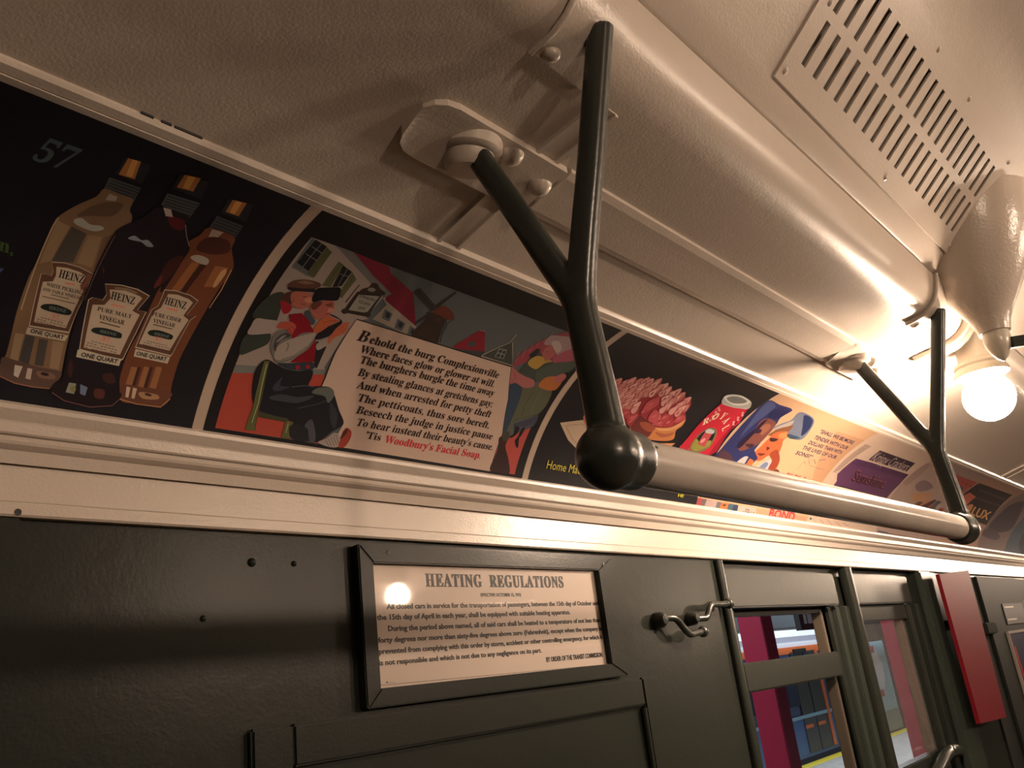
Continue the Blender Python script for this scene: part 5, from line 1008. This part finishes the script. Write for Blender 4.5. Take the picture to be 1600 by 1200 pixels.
# ================================================================== WINDOWS
def window(name, label, x0, x1, ztop, midrail, glass_mat, opening, jamb):
    w = bpy.data.objects.new(name, None); COL.objects.link(w); struct(w, label)
    box('head', GREEN, (x0 - 0.03, x1 + 0.03, 0.846, WY + 0.05, 0.100, 0.1785), w, 0.003)
    if ztop < 0.08: box('sash_top_rail', GREEN, (x0, x1, 0.862, 0.890, ztop, 0.099), w, 0.002)
    else: box('blind_slot', DARK, (x0, x1, 0.885, 0.905, ztop, 0.099), w)
    box('sash_stile', GREEN, (x0 - 0.035, x0, 0.856, 0.892, -0.62, 0.099), w, 0.003)
    for i, (a, b, y) in enumerate(jamb): box('jamb_strip', GREY_GREEN if i % 2 else GREEN, (a, b, y, 0.905, -0.62, 0.099), w, 0.003)
    if midrail: box('sash_meeting_rail', GREEN, (x0, x1 - 0.02, 0.858, 0.890, midrail[0], midrail[1]), w, 0.003)
    box('sash_bottom_rail', GREEN, (x0, x1, 0.858, 0.892, -0.62, opening), w, 0.003)
    box('pane', glass_mat, (x0, x1, 0.874, 0.877, opening, midrail[0] if midrail else ztop), w)
    return w
w1 = window('window_1', 'half open dark green window beside the latch', 1.722, 2.262, 0.086, (-0.067, -0.0095), CLEAR, -0.42, ((2.262, 2.295, 0.870), (2.295, 2.325, 0.862), (2.325, 2.355, 0.872), (2.355, 2.390, 0.860)))
box('wood_strip', TAN, (2.236, 2.252, 0.880, 0.905, -0.42, 0.09), w1, 0.002)
w2 = window('window_2', 'closed dusty window with a dark green frame left of the red panel', 2.450, 2.862, 0.056, None, DUSTY, -0.312, ((2.866, 2.900, 0.862), (2.900, 2.945, 0.870), (2.945, 3.000, 0.858)))
box('wood_strip', TAN, (2.836, 2.862, 0.878, 0.900, -0.312, 0.056), w2, 0.003)
bm = bmesh.new(); P = spline([W(2.60, 0.850, -0.375), W(2.70, 0.835, -0.345), W(2.80, 0.832, -0.318), W(2.90, 0.838, -0.318), W(2.98, 0.85, -0.33)], 5)
add_tube(bm, P, 0.016, 14); obj('lift_rail', bm, GREEN_IRON, w2, True)
def bead(name, x, y, r, z0, z1, mat=GREEN):
    bm = bmesh.new(); add_tube(bm, [W(x, y, z0), W(x, y, z1)], r, 16, 1.0, Vector((1, 0, 0)), 3.0)
    return struct(obj(name, bm, mat, smooth=True))
bead('trim_12', 1.684, 0.856, 0.0125, -1.55, 0.1965); bead('trim_13', 2.408, 0.856, 0.0165, -1.55, 0.1965)
struct(box('trim_14', GREY_GREEN, (3.01, 3.13, 0.835, WY, -1.55, 0.1965), None, 0.004))
struct(box('trim_15', GREY_GREEN, (3.135, 3.225, 0.845, WY, -1.55, 0.1965), None, 0.004))

# ================================================================== RIGHT-HAND END: RED PANEL, DOOR, FRAMED PRINT
t = thing('red_panel', 'flat red board standing off the wall right of the second window', 'panel')
ry = 0.792
bm = bmesh.new()
q = [(3.055, 0.180), (3.432, 0.199), (3.390, -0.282), (3.062, -0.268)]
a = [bm.verts.new(W(x, ry, z)) for x, z in q]; b = [bm.verts.new(W(x, ry + 0.012, z)) for x, z in q]
bm.faces.new(a); bm.faces.new(b[::-1])
for i in range(4): bm.faces.new((a[i], a[(i + 1) % 4], b[(i + 1) % 4], b[i]))
obj('board', bm, CRIMSON, t)
for x in (3.16, 3.30): box('stand_off', GREEN, (x, x + 0.02, ry + 0.012, WY, 0.02, 0.04), t)
t = thing('sliding_door', 'dark door with tall glazed panel at the right edge beyond the red panel', 'door')
box('leaf', GREEN_DULL, (3.55, 4.95, 0.850, WY - 0.0005, -1.55, 0.190), t, 0.003)
box('post', GREEN_DULL, (3.72, 4.40, 0.838, 0.8495, -1.55, 0.190), t, 0.003)
box('ledge', GREEN, (3.62, 3.76, 0.825, 0.8495, -0.02, 0.02), t, 0.003)
box('pane', principled('dark_window_glass', (0.02, 0.025, 0.03), 0.08), (4.42, 4.90, 0.846, 0.8495, -0.52, 0.07), t)
for d in ((4.395, 4.42, -0.54, 0.095), (4.90, 4.925, -0.54, 0.095), (4.42, 4.90, 0.07, 0.095), (4.42, 4.90, -0.54, -0.52)):
    box('pane_frame', GREY_GREEN, (d[0], d[1], 0.842, 0.8495, d[2], d[3]), t)
t = thing('framed_print', 'dark blue print with red figures in a thin frame, far right below the cards', 'print')
inkm = principled('blue_print', (0.02, 0.022, 0.06), 0.35)
box('print', inkm, (3.94, 4.34, 0.832, 0.8375, -0.62, -0.03), t)
for d in ((3.93, 3.945, -0.62, -0.02), (4.335, 4.35, -0.62, -0.02), (3.945, 4.335, -0.03, -0.02)):
    box('frame', principled('thin_grey_frame', (0.25, 0.22, 0.19), 0.4), (d[0], d[1], 0.828, 0.8375, d[2], d[3]), t)
bm = bmesh.new()
for pts in ([(3.98, -.08), (3.99, -.2), (4.04, -.33), (4.02, -.45)], [(4.15, -.30), (4.18, -.42), (4.14, -.5), (4.2, -.6)], [(4.24, -.33), (4.27, -.45), (4.30, -.55)]):
    add_tube(bm, spline([W(x, 0.8315, z) for x, z in pts], 5), 0.014, 8, 0.15, Vector((0, 1, 0)))
obj('red_figures', bm, principled('red_ink', (0.30, 0.02, 0.02), 0.4), t)
t = thing('notice_strip', 'small dark strip with two pale lines above the framed blue print', 'notice')
box('backing', DARK, (3.99, 4.36, 0.834, 0.8375, 0.005, 0.085), t)
for z in (0.068, 0.020): box('pale_line', principled('pale_ink', (0.5, 0.45, 0.38), 0.5), (4.01, 4.17, 0.8332, 0.834, z, z + 0.006), t)

# ================================================================== OUTSIDE THE WINDOWS
PF = principled('platform_concrete', (0.36, 0.35, 0.33), 0.7, ((20.0, 0.002),), mottled=0.2)
YEL = principled('yellow_edge', (0.72, 0.58, 0.05), 0.5)
struct(box('platform', PF, (0.0, 26.0, 1.15, 5.86, -1.9, -1.6)), 'grey concrete station platform seen through the windows')
struct(box('platform_edge', YEL, (0.0, 26.0, 5.86, 6.08, -1.9, -1.597)), 'yellow edge of the far side of the platform')
struct(box('station_ceiling', principled('station_grey', (0.30, 0.31, 0.33), 0.6), (0.0, 26.0, 1.15, 9.0, 1.75, 1.85)))
struct(box('station_wall', principled('station_tile', (0.45, 0.47, 0.48), 0.4), (0.0, 28.0, 9.0, 9.1, -2.2, 1.75)))
for x, lb in ((7.31, 'red square platform column seen through the half open window'), (10.95, 'red square platform column seen through the dusty window')):
    t = thing('platform_column', lb, 'column')
    box('shaft', RED, (x, x + 0.215, 3.4, 3.62, -1.6, 1.75), t, 0.006)
    box('base', RED, (x - 0.03, x + 0.245, 3.37, 3.65, -1.6, -1.45), t, 0.006)
t = thing('subway_train', 'old blue and orange train standing across the platform', 'train')
BLUE = principled('train_blue', (0.035, 0.12, 0.36), 0.35); ORG = principled('train_orange', (0.72, 0.17, 0.05), 0.4)
SIL = principled('train_silver', (0.62, 0.65, 0.72), 0.35); WIN = principled('train_window', (0.05, 0.06, 0.10), 0.08); LBL = principled('train_light_blue', (0.30, 0.55, 0.75), 0.4)
TX0, TX1 = 11.0, 16.1
box('lower_side', BLUE, (TX0, TX1, 6.20, 8.6, -1.55, -0.96), t)
box('belt_rail', LBL, (TX0, TX1, 6.185, 6.20, -1.0, -0.95), t)
box('window_band', principled('train_band', (0.06, 0.09, 0.2), 0.3), (TX0, TX1, 6.21, 8.6, -0.96, -0.02), t)
box('letter_board', ORG, (TX0, TX1, 6.20, 8.6, -0.02, 0.085), t)
box('lower_roof', SIL, (TX0, TX1, 6.24, 8.56, 0.085, 0.16), t)
box('gutter', principled('train_grey', (0.28, 0.28, 0.33), 0.4), (TX0, TX1, 6.30, 8.5, 0.16, 0.25), t)
box('upper_roof', principled('train_white', (0.85, 0.88, 0.92), 0.4), (TX0, TX1, 6.34, 8.5, 0.25, 0.36), t)
for x in (11.5, 12.3, 13.1, 13.75): box('window', WIN, (x, x + 0.42, 6.195, 6.21, -0.80, -0.10), t)
for x in (14.12, 14.62):
    d = box('door_leaf', principled('door_dark', (0.05, 0.05, 0.055), 0.4), (x, x + 0.46, 6.19, 6.20, -1.50, 0.0), t)
    box('stripe', ORG, (x, x + 0.3, 6.18, 6.19, -1.15, -1.10), d)
box('door_frame', ORG, (15.09, 15.2, 6.18, 6.20, -1.50, 0.0), t)
box('headboard', BLACK, (14.25, 14.75, 6.18, 6.20, -0.03, 0.045), t)
t = thing('hanging_sign', 'black hanging sign with white bars under the station ceiling', 'sign')
box('board', BLACK, (9.55, 10.05, 4.0, 4.06, 0.215, 0.58), t)
for x in (9.66, 9.76, 9.83): box('white_bar', principled('sign_white', (0.85, 0.87, 0.9), 0.5), (x, x + 0.055, 3.99, 4.0, 0.28, 0.52), t)
for x in (9.6, 9.95): box('hanger', BLACK, (x, x + 0.02, 4.02, 4.04, 0.58, 1.75), t)
struct(box('station_beam', principled('station_beam', (0.05, 0.06, 0.07), 0.5), (6.0, 20.0, 5.2, 5.4, 0.33, 0.50)), 'dark beam over the platform')
struct(box('station_beam', principled('station_beam_pale', (0.45, 0.47, 0.50), 0.5), (6.0, 20.0, 5.42, 5.5, 0.50, 0.75)), 'pale ledge over the dark beam')
t = thing('station_board', 'pale blue board with a white oval, seen through the dusty window', 'sign')
box('board', principled('board_blue', (0.38, 0.62, 0.72), 0.5), (16.6, 18.6, 6.20, 6.26, -1.55, 0.02), t)
box('foot', principled('board_green', (0.25, 0.34, 0.32), 0.5), (16.6, 18.6, 6.19, 6.25, -1.597, -1.25), t)
bm = bmesh.new(); ov = [(17.83 + 0.42 * math.cos(a * math.pi / 16), -0.50 + 0.42 * math.sin(a * math.pi / 16)) for a in range(32)]
a = [bm.verts.new(W(x, 6.19, z)) for x, z in ov]; b = [bm.verts.new(W(x, 6.20, z)) for x, z in ov]
bm.faces.new(a); bm.faces.new(b[::-1])
for i in range(32): bm.faces.new((a[i], a[(i + 1) % 32], b[(i + 1) % 32], b[i]))
ovo = obj('oval', bm, principled('oval_white', (0.82, 0.82, 0.84), 0.5), t)
for z in (-0.12, -0.92): box('red_corner', RED, (17.70, 17.95, 6.175, 6.20, z - 0.06, z + 0.06), t)
